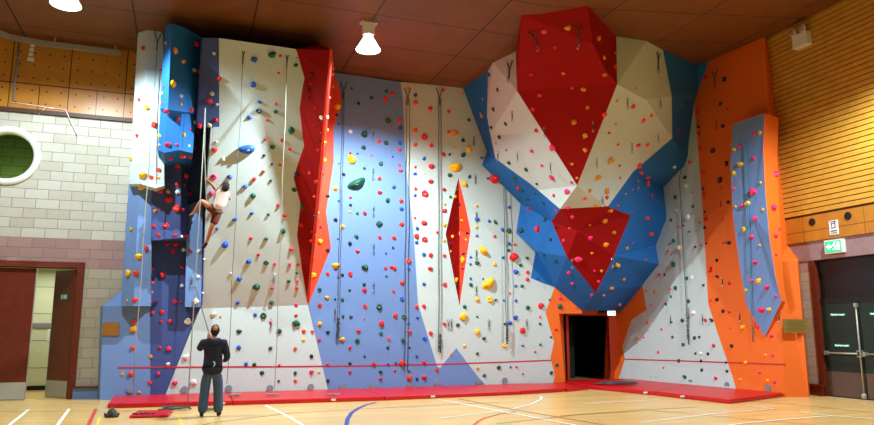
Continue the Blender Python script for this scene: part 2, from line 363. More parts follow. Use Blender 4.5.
# timber slats above, veneer band with round vents
k = MB()
z = 4.66; k.box((RIGHT-.05, YF, 4.6), (RIGHT, BACK, ZT), M['brown'])
while z < 10.1:
    k.box((RIGHT-.075, YF, z), (RIGHT-.05, BACK, z+.112), M['woodlight']); z += .137
struct(k.build('trim_7', M['woodlight']))['label'] = 'horizontal honey timber slats over the right wall'
k = MB(); y = BACK
for i in range(14):
    k.box((RIGHT-.06, y-1.78, LZ+.5), (RIGHT-.0, y-.012, LZ+.76)); k.box((RIGHT-.06, y-1.78, LZ+.772), (RIGHT-.0, y-.012, 4.6)); y -= 1.79
struct(k.build('trim_8', M['woodpanel']))['label'] = 'veneer panel band over the lintel'
for i, (y, lb) in enumerate(((13.73, 'round dark vent in veneer band above the white notice'), (12.67, 'round dark vent in veneer band beyond the exit sign, nearer frame edge'))):
    e = empty('wall_vent', (RIGHT-.06, y, 4.43), lb, 'vent', 'round vents in the veneer band')
    k = MB(); k.lathe([(.088, -.012), (.088, .0)], (RIGHT-.06, y, 4.43), 20, None, 'x'); k.build('opening', M['dark'], e)
    k = MB(); k.lathe([(.089, -.015), (.1, -.015), (.1, 0), (.089, 0)], (RIGHT-.06, y, 4.43), 20, None, 'x', cap=False); k.build('rim', M['brown'], e)
# green double doors in the right wall
fr = struct(sbox('door_2', (RIGHT-.03, DY1-.02, 0), (RIGHT+.3, DY1+.12, LZ), M['wood'])); fr['label'] = 'dark red frame of the green doors'
sbox('transom', (RIGHT+.12, DY0, 2.42), (RIGHT+.2, DY1, LZ), M['transom'], fr); sbox('rail', (RIGHT+.08, DY0, 2.34), (RIGHT+.2, DY1, 2.44), M['dark'], fr)
k = MB(); k.box((RIGHT-.1, DY1-.02, 0), (RIGHT, 14.32, .24)); k.box((RIGHT-.14, DY1-.04, .24), (RIGHT, 14.33, .29)); struct(k.build('baseboard_right', M['wood']))
for nm, y0, y1, lb in (('a', DY1-1.1, DY1-.02, 'dark green fire door beside the orange climbing wall'), ('b', DY1-2.22, DY1-1.12, 'dark green fire door further along at the frame edge')):
    e = empty('fire_door', (RIGHT+.1, (y0+y1)/2, 0), lb, 'door leaf', 'dark green fire doors')
    sbox('panel', (RIGHT+.1, y0, .02), (RIGHT+.16, y1, 2.34), M['greendoor'], e)
    sbox('kick_plate', (RIGHT+.09, y0+.01, .03), (RIGHT+.1, y1-.01, .62), M['kick'], e)
    k = MB(); k.tube([(RIGHT+.02, y0+.03, 1.08), (RIGHT+.02, y1-.06, 1.08)], .022, 8)
    for yy in (y0+.05, y1-.08): k.box((RIGHT+.0, yy-.03, 1.03), (RIGHT+.1, yy+.03, 1.13))
    k.build('push_bar', M['galv'], e)
    ve = y0+.04 if nm == 'a' else y1-.04
    if nm == 'a':
        k = MB(); k.tube([(RIGHT+.05, ve, .06), (RIGHT+.05, ve, 2.25)], .02, 8); k.box((RIGHT+.0, ve-.05, 1.0), (RIGHT+.1, ve+.05, 1.16)); k.box((RIGHT+.02, ve-.035, 2.2), (RIGHT+.1, ve+.035, 2.3))
        k.lathe([(.05, 0), (.06, .03), (.06, .1), (.04, .13)], (RIGHT+.04, ve, .02), 12); k.build('panic_bolt', M['galv'], e)
    for z, yc in ((2.03, y1-.48), (1.27, y1-.52)):
        s_ = sbox('sign', (RIGHT+.088, yc-.22, z-.035), (RIGHT+.098, yc+.22, z+.035), M['signteal'], e); s_['label'] = 'narrow teal push bar sign'
        tx = bpy.data.curves.new('sign_text', 'FONT'); tx.body = 'Push bar to open'; tx.size = .055; tx.align_x = 'CENTER'; tx.align_y = 'CENTER'; tx.extrude = .001
        t = bpy.data.objects.new('lettering', tx); COL.objects.link(t); tx.materials.append(M['signwhite'])
        t.matrix_world = Matrix.Translation((RIGHT+.086, yc, z)) @ Matrix(((0,0,-1),(-1,0,0),(0,1,0))).to_4x4()
        t.parent = s_; t.matrix_parent_inverse = Matrix()
# notices over the doors
e = empty('notice', (RIGHT-.07, 13.1, 4.2), 'white instruction notice with blue print above the exit sign', 'notice')
k = MB(); k.box((RIGHT-.075, 12.97, 4.02), (RIGHT-.06, 13.23, 4.38)); k.build('board', M['paper'], e)
k = MB()
X0 = RIGHT-.079
def yz(y0, z0, y1, z1): k.box((X0, y0-.09, z0), (X0+.004, y1-.09, z1))
yz(13.10, 4.335, 13.28, 4.355); yz(13.13, 4.2, 13.15, 4.335); yz(13.15, 4.29, 13.26, 4.31); yz(13.23, 4.22, 13.25, 4.29); yz(13.13, 4.18, 13.27, 4.2); yz(13.1, 4.1, 13.28, 4.125); yz(13.1, 4.05, 13.28, 4.07)
k.build('printing', M['ink'], e)
e = empty('exit_sign', (RIGHT-.1, 13.11, 3.72), 'lit green and white emergency exit sign box on the lintel', 'exit sign')
k = MB(); k.box((RIGHT-.13, 12.85, 3.55), (RIGHT-.02, 13.37, 3.89)); k.build('housing', M['plastic'], e)
k = MB(); k.box((RIGHT-.14, 12.89, 3.585), (RIGHT-.13, 13.33, 3.855)); k.build('lit_panel', M['signgreen'], e)
k = MB(); X0 = RIGHT-.145
def ply(pts): k.extr([(X0, 13.11-a*.88, 3.72+b*.9) for a, b in pts], (.005, 0, 0))
ply([(-.22,0),(-.12,.09),(-.12,.035),(-.05,.035),(-.05,-.035),(-.12,-.035),(-.12,-.09)])           # arrow
ply([(.13,-.11),(.21,-.11),(.21,.11),(.13,.11)])                                                    # doorway
ply([(.03,.1),(.06,.13),(.09,.1),(.06,.07)]); ply([(.0,.07),(.06,.06),(.09,-.01),(.05,-.03)]); ply([(.05,-.02),(.09,-.01),(.1,-.11),(.07,-.11)]); ply([(.05,-.02),(.03,-.05),(-.03,-.09),(-.01,-.1),(.07,-.04)]); ply([(.0,.07),(-.03,.01),(-.01,0),(.03,.05)])
k.build('pictogram', M['signwhite'], e)
# emergency light pack under the ceiling of the right wall
e = empty('emergency_light', (RIGHT-.1, 13.42, 9.5), 'white twin-head emergency light pack high on timber slats', 'emergency light')
k = MB(); k.box((RIGHT-.28, 13.2, 9.12), (RIGHT-.075, 13.68, 9.5)); o = k.build('battery_box', M['plastic'], e)
md = o.modifiers.new('b', 'BEVEL'); md.width = .02
for y in (13.28, 13.6):
    k = MB(); c = Vector((RIGHT-.26, y, 9.6)); d = Vector((-.75, -.1, -.3)).normalized()
    k.tube([c, c+d*.04, c+d*.1], [.05, .085, .1], 14); o = k.build('lamp_head', M['plastic'], e)
    k = MB(); k.tube([c+d*.1, c+d*.104], .085, 14); k.build('lens', M['lilac'], o)
    k = MB(); k.tube([(RIGHT-.2, y, 9.5), c], .02, 6); k.build('bracket', M['grey'], e)
# ---------------------------------------------------------------- floor markings (painted on the floor)
ROOTS = FLOOR
def fline(name, pxs, w, m, n=1):
    P = [onZ(x, y, 0) for x, y in pxs]; k = MB(); z = .002 + .0004*len(FLOOR.children)
    for i, (a, b) in enumerate(zip(P, P[1:])):
        t = (b-a).normalized(); q = Vector((-t.y, t.x, 0))*w/2; a2, b2 = a-t*w*.25*(i > 0), b
        k.face([(v.x, v.y, z+.00005*i) for v in (a2-q, b2-q, b2+q, a2+q)])
    o = k.build(name, m, FLOOR); o['kind'] = 'structure'; return o
def ext(p, q, s): return (q[0]+(q[0]-p[0])*s, q[1]+(q[1]-p[1])*s)
fline('line_marking', [(28.7, 409.6), (8, 426), (-12, 442)], .06, M['lw']); fline('line_marking', [(69.3, 408.8), (57.6, 425), (45, 442)], .06, M['lw'])
fline('line_marking', [(96, 408.8), (88.5, 425), (80, 443)], .07, M['lr'])
fline('line_marking', [(92, 440), (99.7, 417.5), (178, 416), (184, 427), (192, 442)], .05, M['ly'])
fline('line_marking', [(0, 411.6), (110, 411.2), (146, 410.6)], .025, M['lk']); fline('line_marking', [(150, 440), (211, 423), (292, 413), (438, 405), (500, 402.5)], .03, M['lk'])
fline('line_marking', [(265.4, 405.5), (292, 418.5), (302, 425), (326, 440)], .06, M['lw'])
fline('line_marking', [(376, 402.6), (366, 405), (358, 408.6), (351.5, 413), (347.6, 419), (346.4, 425), (346.4, 440)], .08, M['lb'])
fline('line_marking', [(466, 435), (472, 427), (478, 421.5), (485, 418), (499.8, 414), (516, 411.5)], .05, M['lr'])
fline('line_marking', [(539, 395.8), (541.8, 397.4), (541, 399.6), (532, 404), (513, 409), (491.5, 412.2), (465, 415.5), (438, 419)], .06, M['lc'])
fline('line_marking', [(438, 399.6), (500, 411.2), (555, 421.5), (600, 430)], .06, M['lw']); fline('line_marking', [(458, 398.8), (510, 409), (584, 421.7), (640, 431)], .03, M['lk'])
fline('line_marking', [(496, 424), (584, 414.2), (642, 410.2), (700, 407)], .03, M['lk']); fline('line_marking', [(560, 416), (640, 411.5), (728, 412.6)], .02, M['lk'])
fline('line_marking', [(640, 409.6), (700, 415), (790, 423), (874, 431)], .025, M['lk']); fline('line_marking', [(750, 401.5), (790, 404.4), (874, 413), (920, 418)], .03, M['lk'])
fline('line_marking', [(584, 404.5), (660, 399.6)], .05, M['lw']); fline('line_marking', [(640, 423), (728, 412.4), (774, 409)], .05, M['lw']); fline('line_marking', [(745, 405.6), (774, 409)], .05, M['lw'])
fline('line_marking', [(690, 430), (750, 423), (831.6, 416)], .05, M['lw']); fline('line_marking', [(800, 412.5), (831.6, 416), (874, 419.4), (920, 423)], .05, M['lw'])
fline('line_marking', [(826.6, 397.4), (874, 401.8), (920, 406)], .05, M['lw'])
# ---------------------------------------------------------------- high-bay lamps
def lamp(x, y, zb, label, power, spot=None, blend=1):
    e = empty('high_bay_lamp', (x, y, cz(x)), label, 'lamp', 'high bay lamps on the ceiling')
    k = MB(); k.box((x-.2, y-.12, cz(x)-.06), (x+.2, y+.12, cz(x)+.02)); k.build('mounting_plate', M['lampmetal'], e)
    k = MB(); k.box((x-.13, y-.09, zb+.38), (x+.13, y+.09, cz(x)-.05)); k.build('control_gear', M['plastic'], e)
    k = MB(); k.lathe([(.09, .4), (.11, .34), (.19, .2), (.27, .06), (.30, 0), (.29, 0), (.255, .06), (.18, .19), (.1, .33)], (x, y, zb), 28, None, 'z', cap=False); k.build('reflector', M['acrylic'], e)
    k = MB(); k.lathe([(.001, -.075), (.1, -.065), (.2, -.035), (.275, .01), (.2, .03), (.001, .035)], (x, y, zb+.01), 24, None, 'z', cap=False); k.build('lens', M['lampglass'], e)
    L = bpy.data.lights.new('lamp_light', 'SPOT' if spot else 'POINT'); L.shadow_soft_size = .045; L.energy = power; L.color = LAMPCOL
    if spot: L.spot_size = math.radians(spot); L.spot_blend = blend
    o = bpy.data.objects.new('lamp_light', L); o.location = (x, y, zb-.1); COL.objects.link(o)
LAMPCOL = (.84, .985, 1.07)
lamp(-2.67, 15.29, 8.25, 'lit high bay lamp on ceiling over the block wall and door', 2000, 175, .3)
lamp(3.77, 15.49, 8.25, 'lit high bay lamp on ceiling beside the red arete', 4700, 160, .55)
# ------------------------------------------------------------------ climbing wall
V = Vector
BC = (V((3, 19.0, 0)), V((-.0263, 1, 0)).normalized())
P1, P2, P3 = onP(200, 308.5, BC), onP(308, 305, BC), onY(219, 38, 16.35)
AU = plane3(P1, P2, P3)
R1, R2, R3 = V((13.69, 18.76, 0)), V((14.23, 14.04, 0)), ceil(764, 37)
RP = plane3(R1, R2, R3)
def pt(x, y, s):
    if s == 'c': return ceil(x, y)
    if s == 'BC': p = onP(x, y, BC)
    elif s == 'A': p = onP(x, y, AU)
    elif s == 'R': p = onP(x, y, RP)
    elif isinstance(s, tuple): p = dist(x, y, s[0])
    else: p = onY(x, y, s)
    return p
def floorz(p): return V((p.x, p.y, max(p.z, 0)))
CW = empty('climbing_wall', (5.5, 19.0, 0), 'tall multi-coloured indoor climbing wall of painted panels and bulging volumes', 'climbing wall')
SURF = []          # (zone, [points]) for bolting on holds
def panel(name, m, faces, zone, label=None, thick=.05, parent=None, raw=False, smooth=False):
    """faces: lists of (px, py, spec) or Vectors; one closed, thick shell facing the hall"""
    bm = bmesh.new(); vm = {}
    def vert(q):
        p = q if isinstance(q, Vector) else floorz(pt(*q)); key = tuple(round(v, 3) for v in p)
        if key not in vm: vm[key] = bm.verts.new(p)
        return vm[key]
    for f in faces:
        vs = []
        for q in f:
            v = vert(q)
            if v not in vs: vs.append(v)
        try: fc = bm.faces.new(vs)
        except ValueError: continue
        fc.normal_update()
        if fc.normal.dot(fc.calc_center_median()-EYE) > 0: fc.normal_flip()
        if zone: SURF.append((zone, [v.co.copy() for v in fc.verts]))
    bmesh.ops.triangulate(bm, faces=[f for f in bm.faces if len(f.verts) > 4])
    me = bpy.data.meshes.new(name); bm.to_mesh(me); bm.free(); me.materials.append(m)
    o = bpy.data.objects.new(name, me); COL.objects.link(o)
    sd = o.modifiers.new('thickness', 'SOLIDIFY'); sd.thickness = thick; sd.offset = -1; sd.use_even_offset = False
    pr = parent or CW; o.parent = pr
    o.matrix_parent_inverse = CW.matrix_basis.inverted() if pr is CW else Matrix.Translation((0,0,0))
    if label: o['label'] = label
    return o
def W(pts, s): return [(x, y, s) for x, y in pts]
def volume(name, m, faces, back, zone, label=None, top=True, parent=None):
    """a boxy volume: front faces plus side walls running straight back to the plane Y = back"""
    fr = [[pt(*q) if not isinstance(q, Vector) else q for q in f] for f in faces]
    key = lambda p: tuple(round(v, 3) for v in p)
    edges = {}
    for f in fr:
        for a, b in zip(f, f[1:]+f[:1]):
            k = frozenset((key(a), key(b))); edges.setdefault(k, []).append((a, b))
    out = list(fr)
    side = []
    for k, l in edges.items():
        if len(l) == 1:
            a, b = l[0]; side.append([a, b, V((b.x, back, b.z)), V((a.x, back, a.z))])
    bm = bmesh.new(); vm = {}
    def vert(p):
        kk = key(p)
        if kk not in vm: vm[kk] = bm.verts.new(p)
        return vm[kk]
    for f in out+side:
        vs = []
        for p in f:
            v = vert(p)
            if v not in vs: vs.append(v)
        if len(vs) > 2:
            try: bm.faces.new(vs)
            except ValueError: pass
    for f in fr: SURF.append((zone, [p.copy() for p in f]))
    for f in side: SURF.append((zone, [p.copy() for p in f]))
    bmesh.ops.recalc_face_normals(bm, faces=bm.faces)
    for f in bm.faces:
        pass
    bmesh.ops.triangulate(bm, faces=[f for f in bm.faces if len(f.verts) > 4])
    me = bpy.data.meshes.new(name); bm.to_mesh(me); bm.free(); me.materials.append(m)
    o = bpy.data.objects.new(name, me); COL.objects.link(o); o.parent = parent or CW; o.matrix_parent_inverse = CW.matrix_basis.inverted()
    if label: o['label'] = label
    return o
FB = 400     # a pixel row safely below every base line (clamped to the floor)
# --- left end: blue base wall, navy recess
panel('panel', M['blue'], [W([(103, 306), (150, 306), (150, FB+3), (99.5, FB+3)], 'BC')], 'base', 'blue base panel')
panel('panel', M['navy'], [W([(150, 36), (206, 40), (206, 127), (207, 306), (200, 306), (164, FB), (150, FB+3), (150, 306)], 'BC')], 'recess', 'navy recess panel')
panel('panel', M['blue'], [[(100.4, 306, 19.40), (103, 306, 'BC'), (99.5, 403, 'BC'), (97, 403, 19.40)], [(103, 306, 'BC'), (122, 306, 'BC'), (121.7, 290.6, 19.35), (104.5, 305, 19.40)]], 'base', 'sloping blue end panel')
# pale column (white above, blue below) with a chamfered outer face
volume('column_panel', M['white'], [[(138, 33, 'c'), (147, 30, 'c'), (141.5, 184, 18.0), (129, 184, 18.35)], [(147, 30, 'c'), (163, 32, 'c'), (164.3, 185.4, 17.95), (155, 188, 17.85), (141.5, 184, 18.0)]], 19.35, 'column', 'white chamfered column')
volume('column_panel', M['blue'], [[(129, 180, 18.75), (139.5, 180, 18.42), (133.5, 306, 18.42), (120.7, 306, 18.75)], [(139.5, 180, 18.42), (152, 180, 18.42), (150.5, 306, 18.42), (133.5, 306, 18.42)]], 19.35, 'column', 'blue lower part of the column')
# bright blue box overhang: upper box, then a shallower lower box
volume('box_volume', M['bright'], [[(165, 26, 16.8), (171.5, 23.5, 16.2), (168, 109.5, 16.2), (160, 108, 16.9)], [(171.5, 23.5, 16.2), (186, 28, 16.7), (184, 112, 16.7), (168, 109.5, 16.2)], [(186, 28, 16.7), (203, 38, 17.2), (198, 112, 17.2), (184, 112, 16.7)]], 18.95, 'box', 'upper sky blue box')
volume('box_volume', M['bright'], [[(160.5, 106, 17.2), (167, 106, 16.8), (164, 153, 16.8), (157.6, 150, 17.2)], [(167, 106, 16.8), (182, 106, 16.78), (179, 150, 16.78), (164, 153, 16.8)], [(182, 106, 16.78), (196, 106, 17.3), (192.7, 153, 17.3), (179, 150, 16.78)]], 18.95, 'box', 'lower sky blue box')
volume('box_volume', M['navy'], [[(152, 150, 18.35), (182, 150, 18.3), (180, 238, 18.3), (151, 240.5, 18.35)], [(182, 150, 18.3), (189, 150, 18.6), (187, 240, 18.6), (180, 238, 18.3)]], 18.95, 'recess', 'navy bulge under the box')
volume('box_volume', M['blue'], [[(187.5, 205, 18.85), (203, 200, 18.6), (201, 306.8, 18.6), (185, 306.8, 18.6), (186.5, 240, 18.6)]], 18.95, 'recess', 'blue prism at the foot of the groove')
# --- tall leaning white panel, vertical at its foot
panel('panel', M['white'], [W([(219, 38), (257, 43.5), (296, 49), (304.5, 78), (302, 91), (299.5, 109.5), (304, 146), (298.5, 162), (293.6, 178), (300.7, 204), (297, 235), (302, 270), (308, 305), (254, 307), (200, 308.5), (205, 233), (207.5, 162), (211, 127), (219.3, 127)], 'A')], 'lean', 'tall leaning white panel')
panel('panel', M['white'], [W([(200, 308.5), (254, 307), (308, 305), (328.5, FB), (164, FB)], 'BC')], 'lean', 'upright white foot panel')
panel('panel', M['navy'], [[(203, 38, 'A'), (219, 38, 'A'), (219.3, 127, 'A'), (197, 127, 'A')], [(197, 127, 'A'), (219.3, 127, 'A'), (219.3, 131, 18.7), (197, 131, 18.7)], [(203, 38, 'A'), (197, 127, 'A'), (198, 127, 18.9), (204, 45, 18.9)]], 'navytop', 'navy top panel beside the box')
panel('panel', M['navy'], [[(211, 127, 'A'), (211, 127, 18.98), (200, 308.5, 'BC')], [(211, 127, 'A'), (200, 308.5, 'BC'), (205, 233, 'A'), (207.5, 162, 'A')]], None, 'side return of the leaning panel')
# --- red arete
RB = [(334.6, 72.7), (340, 91), (342, 101), (333.7, 128), (333.7, 162), (326, 212), (331, 248), (308.3, 305)]
AT, AB = onY(332, 50, 15.72), onP(308.3, 305, BC)
def ar(t): return AT.lerp(AB, t)
zz = [(296, 49), (304.5, 78), (302, 91), (299.5, 109.5), (304, 146), (298.5, 162), (293.6, 178), (300.7, 204), (297, 235), (302, 270)]
fs = []; N_ = len(zz)
for i in range(N_-1): fs += [[(*zz[i], 'A'), (*zz[i+1], 'A'), ar((i+1)/N_)], [(*zz[i], 'A'), ar((i+1)/N_), ar(i/N_)]]
fs.append([(*zz[-1], 'A'), AB, ar((N_-1)/N_)])
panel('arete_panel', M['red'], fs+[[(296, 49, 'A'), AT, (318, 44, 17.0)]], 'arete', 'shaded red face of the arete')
panel('arete_panel', M['redlit'], [[AT, (334.6, 72.7, 'BC'), AB], [AT, (318, 44, 17.0), (334.6, 72.7, 'BC')]], 'arete', 'side face of the arete, painted as lit')  # same red as the shaded face, lightened as if lamplit
panel('arete_panel', M['redlit'], [[(x, y, 'BC') for x, y in RB]], 'arete', 'zigzag red panel beside the arete')
# --- blue panel
panel('panel', M['blue'], [W([(334.6, 72.7), (368, 77), (400.5, 82), (403, 100), (405.5, 162), (413.7, 233), (418, 304), (437, 366), (440, 368), (456.3, 348), (476.5, 375), (488, FB-6), (410, FB), (328.5, FB), (308.3, 305)] + RB[-2:0:-1], 'BC')], 'bluep', 'wide blue panel')
# --- white panel with the red pod
CL = [(463, 88), (475, 120), (487, 152), (482, 165), (520.6, 203.8), (516, 233), (535.7, 251), (530.7, 278), (541, 282.5), (554.7, 287)]
POD_L, POD_R = [(458.5, 178), (452, 205), (445.6, 234), (452.5, 270), (459.6, 306)], [(465, 204), (470.6, 231), (465, 268)]
panel('panel', M['white'], [W([(400.5, 82), (430, 84.5), (458.5, 87.6), (458.5, 178)] + POD_L[1:] + [(456.3, 348), (440, 368), (437, 366), (418, 304), (413.7, 233), (405.5, 162), (403, 100)], 'BC'),
    W([(458.5, 87.6)] + CL + [(545.5, 313), (554, 341.6), (550.5, 358), (555, 376), (552.5, FB-6), (488, FB-6), (476.5, 375), (456.3, 348), (459.6, 306)] + POD_R[::-1] + [(458.5, 178)], 'BC')], 'whitec', 'white panel around the red pod')
DEEP = onP(459.6, 233, (BC[0]+BC[1]*.3, BC[1]))
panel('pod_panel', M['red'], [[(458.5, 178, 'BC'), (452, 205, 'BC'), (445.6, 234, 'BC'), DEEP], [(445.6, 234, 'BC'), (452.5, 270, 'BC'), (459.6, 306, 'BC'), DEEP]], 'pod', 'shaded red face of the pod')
panel('pod_panel', M['redlit'], [[(458.5, 178, 'BC'), DEEP, (470.6, 231, 'BC'), (465, 204, 'BC')], [DEEP, (459.6, 306, 'BC'), (465, 268, 'BC'), (470.6, 231, 'BC')]], 'pod', 'red face of the pod, painted as lit')  # lamp side of the red pod, its light painted into the colour
# --- orange surround of the corner doorway
panel('panel', M['orange'], [W([(554.7, 287), (582, 309), (582, 313.5), (559, 313.5), (565.5, FB-8), (552.5, FB-6), (555, 376), (550.5, 358), (554, 341.6), (545.5, 313)], 'BC')], 'orangedoor', 'orange panel beside the doorway')
panel('panel', M['orange'], [[(608, 309, 'R'), (622, 309, 'R'), (642.4, 285.7, 'R'), (646.6, 310, 'R'), (631.5, 320, 'R'), (622.4, 346.6, 'R'), (625, 359, 'R'), (618.6, FB, 'R'), (605, FB, 'R'), (605.5, 340, 'R')]], 'orangedoor', 'orange panel at the other side of the doorway')
panel('door_return', M['orange'], [[(559, 313.5, 'BC'), (565.5, 400, 'BC'), (566.5, 400, 20.35), (563, 313.5, 20.35)]], None)
panel('door_lintel', M['orange'], [[(560, 309, 19.25), (560, 314, 19.25), (609, 314, 'R'), (609, 309, 'R')], [(560, 314, 19.25), (609, 314, 'R'), (606, 314.5, 20.4), (564, 314.5, 20.4)]], None)
# --- white and orange panels on the right
RW = [(694, 102.7), (699, 162), (702.3, 205), (704, 233), (706, 266), (708.2, 304), (720, 340), (732, 375), (738, FB+5)]
HR = [(684, 166), (663.3, 187), (665.8, 209), (666.6, 218), (655.8, 245.6), (659, 264), (645, 281.5), (642.4, 285.7)]
panel('panel', M['white'], [W(RW + [(618.6, FB), (625, 359), (622.4, 346.6), (631.5, 320), (646.6, 310)] + HR[::-1] + [(687.6, 156), (689, 139.5)], 'R')], 'whiter', 'narrow white panel')
panel('panel', M['orange'], [W([(708.4, 61.8), (735, 49.5), (764, 37), (767, 91), (786.5, 397), (787, 403)] + RW[::-1] + [(698, 91)], 'R')], 'orangep', 'tall orange panel')
W1 = 15.33
panel('end_panel', M['orange'], [[(764, 37, 'R'), onX(767.3, 38, W1), onX(773.5, 91, W1), (767, 91, 'R')], [(767, 91, 'R'), onX(773.5, 91, W1), onX(788, 247, W1), (777.8, 261.5, 'R')]], 'orangeend', 'orange end panel')
E0 = onZ(809, 397.2, 0); E1 = V((E0.x, E0.y, onY(803, 261.5, E0.y).z)); PK = onX(788, 245.6, W1)
panel('end_panel', M['orange'], [[(777.8, 261.5, 'R'), E1, E0, (786.5, 403, 'R')], [(777.8, 261.5, 'R'), PK, E1], [E1, PK, V((W1, 14.3, onX(799, 256, W1).z-.1)), V((W1, 14.3, E1.z))], [E1, V((W1, 14.3, E1.z)), V((W1, 14.3, 0)), E0]], 'orangeend', 'orange buttress at the end')
# blue slab volume bolted on the orange panel
def offR(x, y, d): return onP(x, y, (RP[0]-RP[1]*d*(1 if RP[1].dot(RP[0]-EYE) > 0 else -1), RP[1]))
SL = [(732.5, 124.5, .55), (748, 119, .55), (764.4, 113.5, .55), (763, 150, .55), (765, 190, .52), (769, 236, .45), (775, 275, .3), (781.5, 301, .16), (765, 336.6, .04), (746, 304, .16), (738.5, 258, .36), (733, 215, .5), (730.5, 165, .55)]
fr = [offR(*q) for q in SL]; cen = offR(752, 215, .5)
bkp = []
for p in fr:
    n = RP[1] if RP[1].dot(RP[0]-EYE) > 0 else -RP[1]
    d = (RP[0]-p).dot(n); bkp.append(p+n*(d+.0))
n_ = len(fr)
panel('slab_volume', M['blue'], [[fr[i], fr[(i+1) % n_], cen] for i in range(n_)], 'slab', 'blue slab front', .012)
panel('slab_side', M['orange'], [[fr[i], bkp[i], bkp[(i+1) % n_], fr[(i+1) % n_]] for i in range(2, 8)], 'orangeend', 'orange side of the slab', .012)
panel('slab_side', M['orange'], [[fr[i], bkp[i], bkp[(i+1) % n_], fr[(i+1) % n_]] for i in [0, 1]+list(range(8, n_))], None, 'shaded side of the slab', .012)
# --- the great overhanging head in the corner
T = {'a': (517, 91, (18.4,)), 'b': (617.2, 84.4, (17.7,)), 'tip': (577.2, 185.4, (19.15,)), 'w3': (487, 116, (20.7,)), 'w4': (490.3, 134.4, (20.7,)), 'w5': (495.6, 158.7, (20.6,)), 'w6': (528, 182, (20.3,)),
     'w7': (538, 190, (20.25,)), 'm': (538, 136, (18.95,)), 'w8': (560, 209, (19.75,)), 'w9': (608, 206.3, (19.75,)), 'w10': (633, 172, (20.2,)), 'w11': (672.3, 138, (20.7,)), 'w12': (671.6, 96, (20.2,)), 'w13': (666.8, 71, (20.2,)),
     'r1': (551.5, 221.5, (20.8,)), 'r2': (630.7, 215.5, (20.6,)), 'r3': (577.5, 231, (20.1,)), 'r4': (567, 257, (20.7,)), 'r5': (614, 256, (20.5,)), 'r6': (595.8, 293, (21.2,)), 'c1': (593, 45, (16.7,)), 'c2': (604, 68, (17.3,)), 'x': (535.7, 251, (21.2,)), 'w14': (646, 100, (18.9,))}
ca = lambda x, y: (x, y, 'c')
red_t, red_u, red_v = ca(521.3, 15), ca(587.5, 5.5), ca(616.3, 36.6)
wl1, wl2, wl3 = ca(515.6, 51.7), ca(493, 62.6), ca(488, 71)
wr1, wr2 = ca(646.6, 41), ca(663, 50)
g = T
panel('overhang_panel', M['red'], [[red_t, red_u, g['c1'], g['a']], [g['c1'], g['c2'], g['b'], g['a']], [g['a'], g['b'], g['tip']], [red_t, g['a'], wl1], [red_u, red_v, g['c1']], [red_v, g['b'], g['c2'], g['c1']]], 'crown', 'red crown of the overhang')
panel('overhang_panel', M['white'], [[wl1, wl2, g['a']], [wl2, wl3, g['w3'], g['a']], [g['a'], g['w3'], g['w4'], g['m']], [g['m'], g['w4'], g['w5'], g['w6']], [g['m'], g['w6'], g['w7'], g['tip']], [g['a'], g['m'], g['tip']], [g['w7'], g['w8'], g['tip']], [g['w8'], g['w9'], g['tip']],
    [g['w9'], g['w10'], g['tip']], [g['tip'], g['w10'], g['w14'], g['b']], [g['w10'], g['w11'], g['w14']], [g['w11'], g['w12'], g['w14']], [g['w12'], g['w13'], g['w14']], [g['w13'], wr2, wr1, g['w14']], [wr1, red_v, g['b'], g['w14']]], 'face', 'white bulge of the overhang')
panel('overhang_panel', M['red'], [[g['r1'], g['w8'], g['r3']], [g['w8'], g['w9'], g['r3']], [g['w9'], g['r2'], g['r3']], [g['r1'], g['r3'], g['r4']], [g['r3'], g['r5'], g['r4']], [g['r3'], g['r2'], g['r5']], [g['r4'], g['r5'], g['r6']]], 'chin', 'red patch low on the overhang')
bc = lambda x, y: (x, y, 'BC')
rp = lambda x, y: (x, y, 'R')
panel('overhang_panel', M['bright'], [[bc(463, 88), ca(477, 88.7), wl3, g['w3'], bc(475, 120)], [bc(475, 120), g['w3'], g['w4'], bc(487, 152)], [bc(487, 152), g['w4'], g['w5'], bc(482, 165)], [bc(482, 165), g['w5'], g['w6'], bc(520.6, 203.8)],
    [bc(520.6, 203.8), g['w6'], g['w7'], g['r1']], [g['w7'], g['w8'], g['r1']], [bc(520.6, 203.8), g['r1'], g['x']], [bc(520.6, 203.8), g['x'], bc(535.7, 251.1), bc(516, 233)], [g['r1'], g['r4'], g['x']], [g['x'], g['r4'], bc(554.7, 287)], [bc(535.7, 251.1), g['x'], bc(554.7, 287), bc(541, 282.5), bc(530.7, 278)],
    [g['r4'], g['r6'], bc(582, 310.7), bc(554.7, 287)]], 'collar', 'blue collar of the overhang, lit side')
CR = {'k1': (678, 120, (21.6,)), 'k2': (682, 150, (21.8,))}
panel('overhang_panel', M['bright'], [[g['r6'], rp(622, 310.7), bc(582, 310.7)], [g['r6'], g['r5'], rp(642.4, 285.7), rp(622, 310.7)], [g['r5'], rp(659, 264), rp(645, 281.5), rp(642.4, 285.7)], [g['r5'], g['r2'], rp(655.8, 245.6), rp(659, 264)], [g['r2'], rp(666.6, 218), rp(655.8, 245.6)],
    [g['r2'], g['w9'], g['w10'], rp(665.8, 209), rp(666.6, 218)], [g['w10'], rp(663.3, 187), rp(665.8, 209)], [g['w10'], g['w11'], rp(684, 166), rp(663.3, 187)], [g['w11'], rp(687.6, 156), rp(684, 166)], [g['w11'], g['w12'], rp(689, 139.5), rp(687.6, 156)], [g['w12'], rp(694, 102.7), rp(689, 139.5)], [g['w12'], g['w13'], rp(698, 91), rp(694, 102.7)], [g['w13'], wr2, ca(697.6, 65), rp(708.4, 61.8), rp(698, 91)]], 'collar', 'blue collar of the overhang, shaded side')
